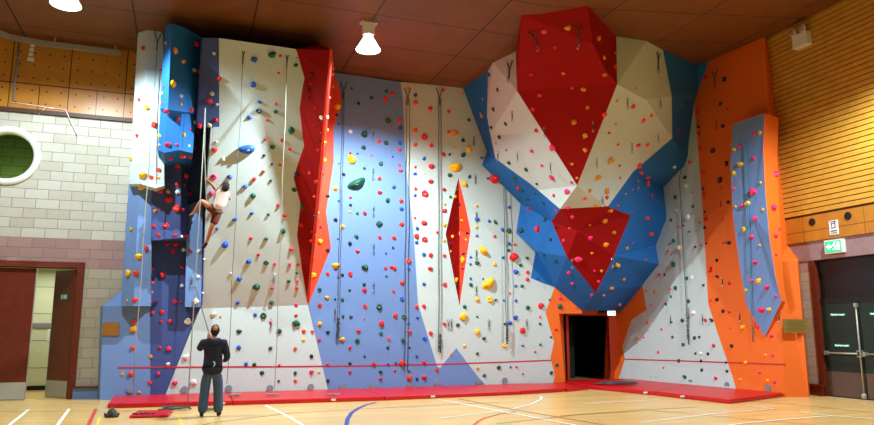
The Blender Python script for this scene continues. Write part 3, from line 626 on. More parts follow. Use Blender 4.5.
# --- dark store room seen through the corner doorway
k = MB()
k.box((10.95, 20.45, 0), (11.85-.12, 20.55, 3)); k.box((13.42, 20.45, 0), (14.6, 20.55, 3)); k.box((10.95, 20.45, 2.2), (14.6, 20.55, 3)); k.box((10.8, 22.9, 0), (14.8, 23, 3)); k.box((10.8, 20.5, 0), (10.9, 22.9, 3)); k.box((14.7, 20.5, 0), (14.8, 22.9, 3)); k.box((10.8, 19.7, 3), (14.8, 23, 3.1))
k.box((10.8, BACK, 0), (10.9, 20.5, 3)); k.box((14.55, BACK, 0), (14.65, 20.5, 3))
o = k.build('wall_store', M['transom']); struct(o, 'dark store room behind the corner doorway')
# doorway frame
dw = struct(sbox('door_3', (11.73, 20.38, 0), (11.82, 20.5, 2.2), M['redframe'])); dw['label'] = 'dark timber frame of the corner doorway'
sbox('frame', (13.34, 20.36, 0), (13.66, 20.5, 2.2), M['redframe'], dw); sbox('frame', (11.73, 20.38, 2.12), (13.44, 20.5, 2.22), M['redframe'], dw)
e = empty('store_cupboard', (12.0, 22, 0), 'dark grey cupboard standing inside the unlit corner doorway', 'cupboard')
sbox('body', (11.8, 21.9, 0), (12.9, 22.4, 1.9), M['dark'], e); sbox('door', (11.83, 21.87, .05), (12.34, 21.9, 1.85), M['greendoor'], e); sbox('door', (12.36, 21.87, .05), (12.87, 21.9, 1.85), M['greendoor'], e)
e = empty('exit_sign', (13.2, 19.5, 2.1), 'small lit exit sign above the dark corner doorway', 'exit sign')
c = dist(611.5, 313.2, 21.9); ry = V((-.35, -.94, 0)); rx = V((.94, -.35, 0))
k = MB(); k.obox(c, rx*.12, ry*.03, (0, 0, .07)); k.build('housing', M['signwhite'], e)
k = MB(); k.obox(c+ry*.033, rx*.1, ry*.004, (0, 0, .045)); k.build('panel', M['signgreen'], e)
k = MB(); k.obox(c+ry*.04+rx*.03, rx*.03, ry*.003, (0, 0, .03)); k.obox(c+ry*.04-rx*.05, rx*.02, ry*.003, (0, 0, .035)); k.build('pictogram', M['signwhite'], e)
# red line round the foot of the wall, grey plates, plaques
def strip(pxs, s, w, off):
    P = [pt(x, y, s) for x, y in pxs]; n = BC[1] if s == 'BC' else (RP[1] if RP[1].dot(RP[0]-EYE) > 0 else -RP[1]); k = MB()
    for a, b in zip(P, P[1:]):
        k.obox((a+b)/2-n*off, (b-a)/2, n*off, V((0, 0, w/2)))
    o = k.build('tape_line', M['redline'], CW); o['label'] = 'red tape line'; return o
strip([(118, 367.6), (200, 367.0), (292, 366.5), (370, 365.6), (438, 364.2), (500, 362.2), (551, 360.2)], 'BC', .035, .004)
strip([(625, 359.2), (680, 360.8), (730, 362.6), (785.5, 364.6)], 'R', .035, .004)
nR = RP[1] if RP[1].dot(RP[0]-EYE) > 0 else -RP[1]
def disc(x, y, s, lbl=None):
    n = BC[1] if s == 'BC' else nR; c = pt(x, y, s); u = V((n.y, -n.x, 0)).normalized(); w = V((0, 0, 1)); k = MB()
    ring = [c+(u*math.cos(a*PI/10)+w*math.sin(a*PI/10))*.085 for a in range(20)]
    k.extr(ring, -n*.025); k.build('cover_plate', M['grey'], CW)
for x, y in ((130.5, 391), (184.4, 391), (228.5, 390), (270, 389.7), (310.7, 388.5), (342.5, 387.8), (373, 387), (409.5, 386), (437.3, 384.5), (478, 382.8), (504.5, 381.8)): disc(x, y-1.5, 'BC')
for x, y in ((651.8, 380.3), (656.8, 380.8), (691, 383.5), (727.5, 386.2), (768.2, 389)): disc(x, y-1, 'R')
k = MB(); a, b = pt(103, 322.5, 'BC'), pt(118.5, 335.5, 'BC'); k.box((a.x, a.y-.02, b.z), (b.x, a.y+.01, a.z)); tag(k.build('plaque', M['plaque']), 'square wooden plaque on the blue end of the climbing wall', 'plaque')
ax = (E0-pt(786.5, 403, 'R')); ax.z = 0; ax.normalize(); nn = V((ax.y, -ax.x, 0)); 
if nn.y > 0: nn = -nn
PL = plane3(E0, E1, E1+ax); c = onP(795.5, 326, PL)
e = empty('plaque', c, 'engraved brass plaque on the orange buttress near the green doors', 'plaque')
k = MB(); k.obox(c+nn*.01, ax*.31, nn*.012, (0, 0, .17)); k.build('plate', M['brass'], e)
k = MB()
for i in range(6): k.obox(c+nn*.024+V((0, 0, .11-.044*i)), ax*(.24 if i % 2 == 0 else .2), nn*.001, (0, 0, .009))
k.build('engraved_lines', mat('engraved_line', (112, 88, 42), .5), e)
e2_ = nn
# --- red crash mats
def mat_obj(name, pts, hgt, label, tags):
    e = empty(name, (pts[0][0], pts[0][1], 0), label, 'mat', 'red crash mats along the wall foot')
    k = MB(); k.extr([(p[0], p[1], .004) for p in pts], (0, 0, hgt-.004)); o = k.build('cover', M['mat'], e)
    md = o.modifiers.new('b', 'BEVEL'); md.width = .02; md.segments = 2
    for (x, y) in tags:
        c = onZ(x, y, hgt*.6); k = MB(); k.obox(c, (.05, 0, 0), (0, .02, 0), (0, 0, .02)); k.build('tag', M['plastic'], e)
    return e
def fl(x, y): p = onZ(x, y, 0); return (p.x, p.y)
mh = .1
def wb(x): p = onP(x, 392, BC); return (p.x, p.y-.02)
segs = [(107.5, 408.4), (233, 405.3), (385, 400.6), (521, 394.6), (566, 391.8)]
nmz = ['red crash mat at the foot of the blue end, behind the rope', 'red crash mat behind the standing man under the leaning white panel', 'red crash mat at the foot of the wide blue panel', 'short red crash mat just before the corner doorway']
tg = [[(222.5, 403.2)], [(333.5, 399.8)], [(433, 396.4)], []]
for i in range(4):
    a, b = segs[i], segs[i+1]
    A0, B0 = fl(*a), fl(*b); A1 = (A0[0]+.02, 18.86+A0[0]*.0263*.9) ; B1 = (B0[0]-.01, 18.86+B0[0]*.0263*.9)
    if i == 0: A1 = (A0[0]-.05, A1[1])
    mat_obj('crash_mat', [A0, (B0[0]-.01, B0[1]), (B0[0]-.01, B1[1]), A1], mh, nmz[i], tg[i])
def rb(y, off=.03): t = (y-R1.y)/(R2.y-R1.y); return (R1.x+(R2.x-R1.x)*t-off, y)
q0, q1, q2 = fl(590, 389.2), fl(730, 404.0), fl(785.5, 398.6)
qm = fl(655, 395.5)
mat_obj('crash_mat', [q0, qm, rb(qm[1]+1.6), rb(19.9), (q0[0]+.2, 19.9)], mh, 'red crash mat across the corner doorway holding a rope coil', [(588, 385.2), (645.5, 392.6)])
mat_obj('crash_mat', [(qm[0], qm[1]-.01), q1, rb(q2[1]+.35), rb(qm[1]+1.59)], mh, 'red crash mat at the foot of the orange wall', [(682.5, 396.4)])
k = MB(); p0, p1 = fl(567, 392), fl(589, 389.6); k.extr([(p0[0]+.02, p0[1], .004), (p1[0]-.02, p1[1], .004), (p1[0]+.1, 20.2, .004), (10.95, 20.2, .004), (10.95, 19.13, .004), (p0[0]+.02, 19.08, .004)], (0, 0, .085))
e = tag(k.build('crash_mat', M['mat']), 'small red crash mat filling the gap before the doorway', 'mat', 'red crash mats along the wall foot')
# ------------------------------------------------------------------ climbing holds
HOLDS = '''@100,20
262,170,15,o 398,137,12,a 448,187,20,a 497,250,14,a 578,146,20,r 683,202,13,c 560,300,14,c 588,311,16,r 713,354,16,r 364,300,7,p 380,400,9,r 433,384,26,y
@100,91
235,55,12,o 280,103,16,y 375,16,11,a 374,72,9,r 484,30,15,c 481,80,12,a 405,120,20,r 463,167,13,r 545,117,15,r 656,62,21,r 667,16,14,c 700,80,10,c 692,173,16,r 326,205,20,o 224,268,11,o 566,187,12,c 596,210,16,r 538,226,8,p 586,254,14,r 655,207,16,c 498,262,14,y 359,273,13,y 357,324,10,y 402,321,16,r 457,322,9,p 531,330,9,c 561,337,14,r 495,385,20,o 543,393,14,r 418,402,15,r 186,408,13,y 686,354,17,r 695,308,11,c 733,410,15,c 644,404,9,r
@100,162
254,82,22,y 245,150,20,y 307,94,14,o 352,50,13,r 349,97,10,a 467,26,17,r 513,84,17,o 462,133,15,r 504,140,9,p 360,175,16,r 409,180,12,a 465,182,16,w 411,227,22,r 532,193,16,p 455,280,22,o 497,287,14,p 360,286,7,r 329,295,14,a 320,387,13,r 391,380,18,r 677,92,18,p 667,190,16,p 186,403,13,y 775,90,16,b 870,148,17,b 770,187,8,b 808,345,16,b 700,400,10,b
@100,233
350,14,12,r 448,14,12,r 512,19,13,r 487,22,10,w 278,95,15,r 400,66,14,r 453,68,15,r 434,109,15,r 500,101,14,w 540,108,9,r 590,110,16,w 230,142,21,y 748,73,22,b 623,157,8,w 315,207,11,r 495,206,13,o 172,241,20,y 214,243,17,o 374,254,17,r 491,260,7,r 587,263,12,w 312,298,16,o 490,317,12,w 834,276,18,b 782,243,8,w 310,356,12,a 165,405,10,y 207,402,18,o 304,411,8,r 330,411,8,r 449,410,15,p 487,414,8,r 574,411,18,w 615,360,8,w 825,420,13,b
@100,304
316,54,10,r 369,52,14,r 202,107,16,o 365,107,9,r 418,104,15,p 522,107,22,c 198,152,21,a 680,66,17,c 720,78,7,r 830,165,17,g 830,262,16,b 197,263,14,o 358,262,12,r 410,269,15,p 301,317,11,a 512,322,19,w 406,363,13,w 132,420,10,a 186,418,15,o 349,418,11,p
@146,354
600,60,12,b 648,64,13,g 693,115,14,g 797,68,10,p 794,163,9,g 75,118,10,p 175,174,16,p 284,170,17,w 20,174,13,o
@0,354
834,230,10,a
@246,20
49,238,19,b 155,210,22,g 205,216,9,r 195,318,9,r 303,228,7,r 297,271,14,g 42,388,20,b 396,326,14,n 386,379,9,r 376,420,12,n 521,290,9,a 517,326,9,w 518,397,11,y 632,410,8,n
@246,91
82,68,13,b 180,80,9,r 78,122,18,n 176,125,13,g 20,158,15,b 126,175,10,r 378,45,12,n 414,103,12,r 500,40,8,w 547,96,20,y 673,75,11,n 543,144,10,n 454,160,14,w 485,158,11,w 407,202,7,r 270,238,23,g 118,289,10,r 212,295,11,r 158,337,16,g 108,386,9,n 260,348,12,r 486,234,10,y 450,252,9,r 442,298,8,n 470,306,10,y 467,328,7,o 434,354,13,r 462,374,5,r 467,414,15,y 556,196,6,b 751,40,14,g 834,52,16,r,.7,20 868,18,9,r 756,128,8,p 847,178,15,g 870,218,6,r 624,243,13,w 709,261,22,g 796,300,14,o 838,312,15,g 703,340,14,g 625,374,9,r 667,376,7,n 752,386,8,p 632,415,30,y 839,2,12,g 10,352,44,b,1.6,12
@246,162
155,13,8,n 205,20,10,r 105,58,11,r 50,102,12,r 148,112,10,g 41,204,19,g 34,308,12,b 135,315,11,g 192,259,12,r 231,321,13,r 220,414,18,g 303,73,16,n 286,167,15,g 340,270,18,g 380,67,12,r 419,120,15,r 409,207,13,o 438,205,7,o 403,327,12,n 329,378,12,r 457,68,19,o 432,304,9,y 430,342,9,o 445,390,7,n 393,415,9,p 491,204,12,n 537,162,17,y 557,10,6,b 554,233,6,b 583,76,13,n 708,38,10,g 805,10,14,g 797,100,13,o 799,184,14,r 848,233,15,g 625,214,9,p 625,259,10,n 624,300,8,a 667,309,9,g 709,307,13,r 535,348,13,n 578,389,16,y 797,372,19,g 660,138,46,g,1.9,24
@246,233
28,34,11,r 122,36,13,g 73,132,10,r 15,172,17,b 118,179,16,g 171,187,11,p 270,98,14,p 262,190,12,p 312,193,12,o 305,240,8,g 256,289,11,g 305,289,9,p 60,325,24,g 158,332,11,p 304,333,12,o 155,420,16,g 171,246,6,w 390,46,11,o 386,96,10,n 416,12,5,y 445,52,16,y 489,104,12,n 404,152,8,o 402,256,18,y 551,36,7,n 660,22,15,g 800,28,13,r 622,64,12,n 666,111,13,r 839,124,7,g 535,198,22,y 714,208,24,g 835,214,10,r 870,206,12,r 488,246,11,o 577,252,9,n 623,248,15,r 552,267,7,n 839,260,8,g 709,308,12,g 709,343,15,r 620,344,9,g 441,339,12,g 487,388,15,y 533,398,7,n 577,400,10,g
@246,304
298,8,11,p 443,8,14,o 711,16,14,r 795,20,18,g 54,66,13,b 101,72,18,g 148,116,11,p 299,72,11,r 300,118,22,g,1.4,-15 198,164,16,g 344,166,13,o 395,168,11,p 344,216,10,y 146,266,12,g 295,268,11,o 391,313,12,n 440,120,16,y 439,214,11,o 489,171,12,n 579,213,17,y 581,74,9,g 628,78,11,g 708,92,5,r 810,119,18,r 806,178,11,g 671,163,14,r 666,221,15,g 622,263,11,r 852,212,11,o 849,262,11,g 711,314,9,g 486,360,10,o 764,360,12,r 623,357,11,n 849,362,8,n 48,362,14,g 5,360,9,b 199,370,10,p 95,412,14,g 293,415,11,g 390,408,15,p 435,408,9,y 804,406,11,g 622,406,10,r
@292,354
18,161,11,o 213,160,11,n 529,150,10,r 617,98,9,o 574,64,8,n 620,57,8,n 658,55,20,o 748,14,9,n 748,150,9,n 702,104,9,g 702,144,16,o 790,52,12,r 790,143,15,r 865,96,11,r
@392,20
97,411,10,o 304,422,12,r 585,330,14,g,.8,0 632,418,12,g 835,325,13,r
@392,91
8,18,10,r 140,26,13,b 141,70,14,o 419,19,11,a 228,107,16,r 340,125,12,r 520,24,11,g 548,48,9,a 537,147,16,a,.7,0 460,175,12,g 609,112,15,g 840,110,14,r 864,237,16,r 679,197,15,g 596,220,14,g 588,238,8,a 643,278,14,g,.8,25 44,182,14,o 49,223,13,b 8,220,11,r 140,236,15,o 191,278,20,r 374,256,22,a 338,247,10,r 425,297,13,g 461,351,19,y,.7,20 376,344,9,y 621,314,6,a 683,355,8,g 835,360,13,p 47,313,13,b 45,354,11,o 4,394,7,b 140,324,13,o 234,328,13,r 193,407,12,b 308,381,14,r 345,381,10,g 427,385,17,g 537,402,9,g
@392,162
44,18,8,o 50,55,12,o 12,151,12,b 54,235,14,o 55,282,12,b 57,375,15,o 140,31,9,o 137,72,12,b 194,71,6,y 234,28,20,r 230,118,15,r 141,162,10,o 139,202,11,b 194,193,20,r 137,336,8,o 190,366,17,r 150,398,11,b 345,80,14,g 464,90,13,g 376,35,36,y,1.35,5 432,134,20,y,.8,30 312,166,11,r 349,210,10,g 377,209,10,y 390,165,8,g 313,253,10,y 312,294,16,r 402,255,10,n 385,350,9,n 338,370,6,n 418,351,10,y 312,377,13,y 271,422,9,r 506,264,10,y 507,345,14,b 581,354,9,b 618,362,13,g,1.5,-50 504,391,10,y 660,405,14,b 697,412,15,g 700,272,12,b 574,100,10,b 608,104,30,r,1.2,-40 758,155,15,r 700,6,14,g 804,45,13,g 735,93,15,g 781,168,9,g 812,222,13,g 866,132,9,g 860,190,8,g 820,278,12,r 772,412,16,g 872,405,22,r,.6,-15
@392,233
10,30,14,o 6,88,9,g 147,20,16,o 193,41,17,r 147,58,12,b 360,22,11,y 344,67,10,n 350,110,7,y 312,46,10,y 430,126,11,n 443,42,9,y 425,164,17,y,.7,0 422,214,8,n 368,192,7,n 383,282,13,y,.7,0 391,318,11,n 452,2,10,n 507,18,8,b 613,20,9,r 190,130,12,b 232,134,13,r 312,138,12,r 97,168,16,o 100,216,11,b 12,212,15,o 58,300,15,o 8,350,10,o 57,397,12,b 228,216,14,r 191,307,13,b 314,310,14,r 471,146,9,b 469,187,8,b 508,180,14,g 543,106,27,y,1.9,-52 614,190,14,y 470,273,9,b 545,275,7,b 577,310,40,y,1.5,28 472,311,12,g 509,402,16,y 585,402,18,y 620,402,9,g 668,404,8,b 728,146,28,r,1.3,15 699,66,11,b 697,106,11,g 735,70,8,r 664,148,10,b 769,194,11,g 808,150,11,g 740,234,16,b 810,237,12,r 810,279,12,r 740,319,10,b 777,319,11,g 704,361,7,r 740,405,10,b 870,272,8,g
@392,304
20,72,15,o 70,80,15,g 147,17,13,o 190,14,14,r 151,83,10,b 97,118,9,b 101,167,14,o 66,218,14,g 231,175,14,r 313,120,12,r 194,211,13,b 149,315,9,b 104,263,7,n 434,18,14,g 428,78,25,y,1.3,15 394,126,12,g 510,77,8,g 510,168,18,y 549,208,12,g 433,253,10,y 354,302,7,a 511,297,10,g 670,250,13,y 781,250,8,b 780,160,18,r 739,82,14,b 706,116,13,b 674,120,9,g 813,24,14,g 857,288,8,r 638,383,13,g 710,379,8,b 745,378,8,r 512,385,9,a 783,420,7,b
@438,354
276,130,13,g 508,122,10,b 710,68,11,g 678,113,12,g
@538,0
36,189,22,p 180,167,22,a 102,279,15,r 360,232,16,a 393,346,13,a 602,312,16,o 458,317,9,o 460,402,15,o
@538,71
150,15,11,a 402,22,16,a 203,101,11,p 271,110,18,a 524,63,12,o 582,105,15,o 568,215,17,o 675,266,14,o 627,299,16,o 472,178,9,a 464,317,8,a 424,371,10,o 396,262,16,o 296,218,14,a 215,307,18,a 281,387,17,a 8,146,14,p 865,115,10,r 845,358,10,r 862,200,8,r
@538,142
88,33,22,p 281,48,16,a 203,132,11,a 232,216,9,a 22,140,12,p 79,212,18,p 201,244,11,p 437,110,19,a 478,17,10,o 597,20,15,o 653,18,14,o 487,142,10,o 603,143,19,o 491,215,9,o 618,185,14,o 655,215,16,o 657,254,16,o 356,214,20,a 410,296,19,a 310,293,13,a 412,333,12,o 176,298,18,p,1.5,-15 94,321,13,p 282,338,11,p 176,393,14,p 348,378,15,a 107,408,10,p 431,411,16,a 477,381,9,o 562,285,8,p 521,312,8,a 680,320,11,o 815,150,11,w 821,332,15,g 832,410,11,c 558,420,9,r 34,366,9,g
@538,213
37,36,15,g 205,24,13,p 310,72,9,a 398,47,16,a 190,91,12,p 156,165,13,p 313,151,15,p 455,117,14,a 406,191,16,a 109,88,9,n 75,160,11,g 35,250,9,g 323,240,9,a 240,277,22,p,1.5,0 475,310,20,y,1.3,-15 337,346,8,p 380,346,9,a 186,358,14,p 361,410,12,p 512,396,12,a 531,212,12,a 650,32,14,o 674,126,14,o 563,181,8,p 644,279,9,o 797,42,12,g 840,84,8,o 814,170,14,g 847,214,18,c,1.2,30 780,229,10,o 813,308,16,g 728,370,10,o 758,370,9,g 108,285,12,g 8,390,10,g 205,422,10,p
@538,284
322,65,10,p 391,67,8,a 440,23,18,a,1.5,5 487,122,11,a 132,86,14,p 131,136,15,g 70,96,8,g 15,133,20,r 12,198,8,p 12,240,9,g 108,272,12,o 133,247,8,n 137,198,9,r 78,320,8,n 14,364,9,g 792,30,8,o 823,26,15,g 795,76,9,g 705,38,9,a 646,42,8,o 679,126,8,o 765,121,10,g 568,237,8,a 625,190,7,a 654,230,10,o 595,319,9,a 632,321,8,o 741,273,9,o 800,230,9,g 806,320,10,g 863,220,14,g 868,364,13,g 720,411,9,o
@660,20
272,350,13,r 385,357,19,n 135,415,12,r
@660,91
137,80,12,r 362,80,14,n 403,110,8,r 228,127,14,r 232,216,10,n 375,211,15,n 235,262,14,r 112,240,11,r 243,351,14,r 317,361,17,n 339,228,8,r 559,259,14,p 597,250,14,y 477,332,14,p 444,350,13,y 560,404,14,p
@660,162
178,5,11,r 152,93,14,g 155,144,16,c 191,181,8,r 90,212,16,g 100,296,11,c 198,268,11,g 67,347,12,g 167,331,16,w 109,388,9,o 141,382,8,g 175,418,8,g 237,363,8,r 260,67,15,r 260,160,10,n 262,207,17,r,.7,0 267,298,9,n 272,347,15,r 269,394,10,n 397,12,15,n,.8,0 361,111,16,n,.8,-30 366,155,7,r 407,242,11,n 377,345,7,r 483,12,20,y,1.3,-20 440,67,15,y 445,160,9,p 602,124,9,y 560,180,24,p 528,249,20,y 489,264,13,p 450,266,9,y 614,286,11,y 571,340,15,p 502,406,16,y 692,74,18,p,.8,0 678,277,21,p,.8,20 713,402,9,p
@660,233
212,84,9,g 245,76,8,r 277,62,9,n 161,273,12,g 193,267,11,w 127,317,8,c 93,329,15,g 262,314,9,n 170,410,14,g 413,61,16,n,1.3,0 380,62,9,r 340,165,13,n 303,222,15,r,.7,-25 345,263,12,n 413,302,12,r 341,400,15,n 305,405,10,r 551,24,18,p 598,74,9,y 690,18,16,p 692,130,9,p 570,177,15,p 548,286,14,p,1.4,0 590,286,20,y,.7,0 516,345,11,y 639,328,18,p,1.2,0 694,380,10,p
@660,304
133,101,12,g 70,110,9,g 200,55,17,w 273,99,13,r 310,100,15,n 206,204,13,g 235,199,10,n 136,244,14,g 320,250,13,r 287,299,11,n 244,297,13,w 212,297,9,g 114,342,12,g 245,342,10,n 250,396,12,g 400,403,12,n 379,45,12,n 415,48,12,r 422,146,6,r 430,252,13,n 497,139,18,y,.8,0 606,38,23,p,1.3,-10 656,35,17,y 584,140,12,p 669,190,13,p 633,306,9,y 676,308,10,p 513,352,12,y 596,412,10,p 396,352,8,n
@584,354
605,140,14,g 788,146,12,r 477,84,7,o
@728,354
237,162,11,y 280,168,10,p 75,155,10,y
@728,284
12,170,10,r 14,265,7,r'''
HC = {'r': ('red', (222, 22, 34)), 'o': ('orange-red', (240, 52, 16)), 'p': ('pink', (240, 40, 104)), 'y': ('yellow', (248, 190, 8)), 'a': ('amber', (226, 150, 14)), 'g': ('green', (16, 84, 58)), 'b': ('blue', (22, 88, 196)), 'n': ('black', (30, 30, 50)), 'w': ('white', (236, 230, 226)), 'c': ('cream', (216, 208, 172))}
HM = {c: mat(n.replace('-', '_')+'_resin', rgb, .5, .08, 25) for c, (n, rgb) in HC.items()}
def hold_mesh(kind, c):
    rnd = random.Random(kind*31+5)
    bm = bmesh.new(); bmesh.ops.create_icosphere(bm, subdivisions=3, radius=1)
    lumps = [(V((rnd.uniform(-1, 1), rnd.uniform(-1, 1), rnd.uniform(.1, 1))).normalized(), rnd.uniform(-.36, .36), rnd.uniform(2.5, 7)) for i in range(11)]
    for v in bm.verts:
        p = v.co.copy(); s = 1
        for d, a, q in lumps: s += a*math.exp(-q*(p-d).length_squared)
        x, y, z = p*s
        if kind == 1: x *= 1-.38*max(-y, 0)-.0; y *= 1.08                    # drop: narrow foot
        if kind == 2: x *= 1+.25*y; y *= .9                                   # wide lip on top
        if kind == 3: y += .55*x*x-.25; y *= .85; x *= 1.1                     # crescent horn
        if kind == 4 and z > .2: z -= .55*math.exp(-5*(x*x+(y-.15)**2))       # pocket
        if kind == 5: x *= 1+.25*math.cos(2*math.pi*x*.5)*-1 if abs(x) < .45 else 1   # pinched double
        if kind == 2 and y > .1: z *= 1.15
        z = max(z, -.12)*.78
        v.co = (x, y, z)
    for f in bm.faces: f.smooth = True
    me = bpy.data.meshes.new('climbing_hold'); bm.to_mesh(me); bm.free(); me.materials.append(HM[c]); return me
HMESH = {}
def hmesh(k, c):
    if (k, c) not in HMESH: HMESH[(k, c)] = hold_mesh(k, c)
    return HMESH[(k, c)]
verts = []; polys = []; zones = []
for zn, pts in SURF:
    i0 = len(verts); verts += pts
    for j in range(1, len(pts)-1): polys.append((i0, i0+j, i0+j+1)); zones.append(zn)
# concave outlines are triangulated properly through bmesh
verts = []; polys = []; zones = []
from mathutils.geometry import tessellate_polygon
for zn, pts in SURF:
    i0 = len(verts); verts += pts
    for t in tessellate_polygon([pts]): polys.append(tuple(i0+j for j in t)); zones.append(zn)
BV = BVHTree.FromPolygons(verts, polys)
H_ = []; ox = oy = 0
for tok in HOLDS.split():
    if tok[0] == '@': ox, oy = map(int, tok[1:].split(',')); continue
    q = tok.split(','); x, y, r, c = ox+int(q[0])/5.986, oy+int(q[1])/5.986, int(q[2]), q[3]
    asp, rot = (float(q[4]), float(q[5])) if len(q) > 4 else (None, None)
    hit = BV.ray_cast(EYE, ray(x, y).normalized())
    if hit[0] is None: print('MISS', x, y, c); continue
    n = hit[1]; n = -n if n.dot(hit[0]-EYE) > 0 else n
    H_.append(dict(x=x, y=y, r=r, c=c, asp=asp, rot=rot, p=hit[0], n=n, zone=zones[hit[2]]))
# drop accidental double entries
keep = []
for h in H_:
    if any((h['x']-k['x'])**2+(h['y']-k['y'])**2 < 4.5 and h['c'] == k['c'] for k in keep): continue
    keep.append(h)
H_ = keep
ZN = {'base': 'blue base panel', 'recess': 'navy recess', 'column': 'pale column', 'box': 'sky-blue box', 'navytop': 'navy top panel', 'lean': 'tall leaning white panel', 'arete': 'red arete', 'bluep': 'wide blue panel', 'whitec': 'white pod panel', 'pod': 'red pod',
      'orangedoor': 'orange doorway surround', 'whiter': 'narrow white panel', 'orangep': 'tall orange panel', 'orangeend': 'orange end strip', 'slab': 'blue slab', 'crown': 'red crown', 'face': 'white overhang bulge', 'chin': 'red overhang chin', 'collar': 'blue overhang collar'}
ORD = ['topmost', 'second', 'third', 'fourth', 'fifth', 'sixth', 'seventh', 'eighth', 'ninth', 'tenth', 'eleventh', 'twelfth']
bz = {}
for h in H_: bz.setdefault(h['zone'], []).append(h)
for zn, l in bz.items():
    xs = [h['x'] for h in l]; ys = [h['y'] for h in l]; x0, x1, y0, y1 = min(xs), max(xs), min(ys), max(ys)
    for c in HC:
        cl = [h for h in l if h['c'] == c]
        def part(h, lv):
            if lv == 0: return ''
            v = ['upper', 'middle', 'lower'][min(2, int(3*(h['y']-y0)/(y1-y0+1e-3)))]
            return v if lv == 1 else v+'-'+('left' if h['x'] < (x0+x1)/2 else 'right')
        for lv in (0, 1, 2):
            g_ = {}
            for h in cl: g_.setdefault(part(h, lv), []).append(h)
            if max([len(v) for v in g_.values()] or [0]) <= 5 or lv == 2: break
        for pn, v in g_.items():
            v.sort(key=lambda h: h['y'])
            for i, h in enumerate(v):
                where = (pn+(' part' if '-' in pn else ' third')+' of the ' if pn else 'the ')+ZN[zn]
                sz = 'tiny ' if h['r'] <= 9 else 'big ' if h['r'] >= 22 else ''
                cn = HC[c][0]
                if len(v) == 1: h['label'] = '%s%s hold, alone in its colour on %s' % (sz, cn, where)
                else: h['label'] = '%s%s hold, %s of its colour down %s' % (sz, cn, ORD[i], where)
H_.sort(key=lambda h: -h['r']*(1.25 if h['asp'] and h['asp'] > 1 else 1))
def hold_matrix(h, k, rnd):
    n = h['n']; u = V((0, 0, 1))-n*n.z; u.normalize(); s = u.cross(n)
    R = .93*h['r']/5.986*(h['p']-EYE).dot(fw)/F
    sx = sy = R
    if h['asp']: sx = R*math.sqrt(h['asp']); sy = R/math.sqrt(h['asp']); a = math.radians(h['rot'])
    else: a = rnd.uniform(-.7, .7); sx *= rnd.uniform(.95, 1.15); sy *= rnd.uniform(.85, 1.05)
    a2 = a
    X = s*math.cos(a2)+u*math.sin(a2); Y = -s*math.sin(a2)+u*math.cos(a2)
    return Matrix.Translation(h['p']+n*.002) @ Matrix((X*sx, Y*sy, n*math.sqrt(sx*sy)*rnd.uniform(1.0, 1.4))).transposed().to_4x4(), R
bk = MB(); bk.lathe([(.001, 0), (.2, 0), (.2, .06), (.1, .06), (.1, .02), (.001, .02)], (0, 0, 0), 10, None, 'z', cap=False); bolt0 = bk.build('bolt', M['steel']); BOLTM = bolt0.data; bpy.data.objects.remove(bolt0)
rest = MB()
for i, h in enumerate(H_):
    rnd = random.Random(int(h['x']*97+h['y']*131)); k = rnd.choice([0, 0, 1, 1, 2, 4, 5])
    if h['c'] in 'ya' and h['r'] >= 18 and h['asp'] and h['zone'] != 'whitec': k = 3
    if h['asp'] and h['r'] > 20 and k in (3, 4, 5) and h['zone'] in ('lean', 'bluep', 'whitec'): k = 0
    mx, R = hold_matrix(h, k, rnd)
    if i < 300:
        o = bpy.data.objects.new('climbing_hold', hmesh(k, h['c'])); COL.objects.link(o); o.matrix_world = mx
        tag(o, h['label'], 'climbing hold', 'climbing holds bolted to the wall')
        if h['r'] >= 15:
            b = bpy.data.objects.new('bolt', BOLTM); COL.objects.link(b); b.parent = o
            b.location = (0, .05, .70 if k != 4 else .45)
    else:
        me = hmesh(k, h['c']); i0 = len(rest.bm.verts); tmp = bmesh.new(); tmp.from_mesh(me); bmesh.ops.transform(tmp, matrix=mx, verts=tmp.verts)
        mi = rest.mi(HM[h['c']]); vm = [rest.bm.verts.new(v.co) for v in tmp.verts]
        for f in tmp.faces:
            q = rest.bm.faces.new([vm[v.index] for v in f.verts]); q.material_index = mi; q.smooth = True
        tmp.free()
if len(H_) > 300:
    o = rest.build('small_climbing_holds', M['grey'], recalc=False); o['kind'] = 'stuff'; o['label'] = 'many tiny coloured climbing holds scattered over all the wall panels'; o['category'] = 'climbing holds'
print('HOLDS', len(H_))
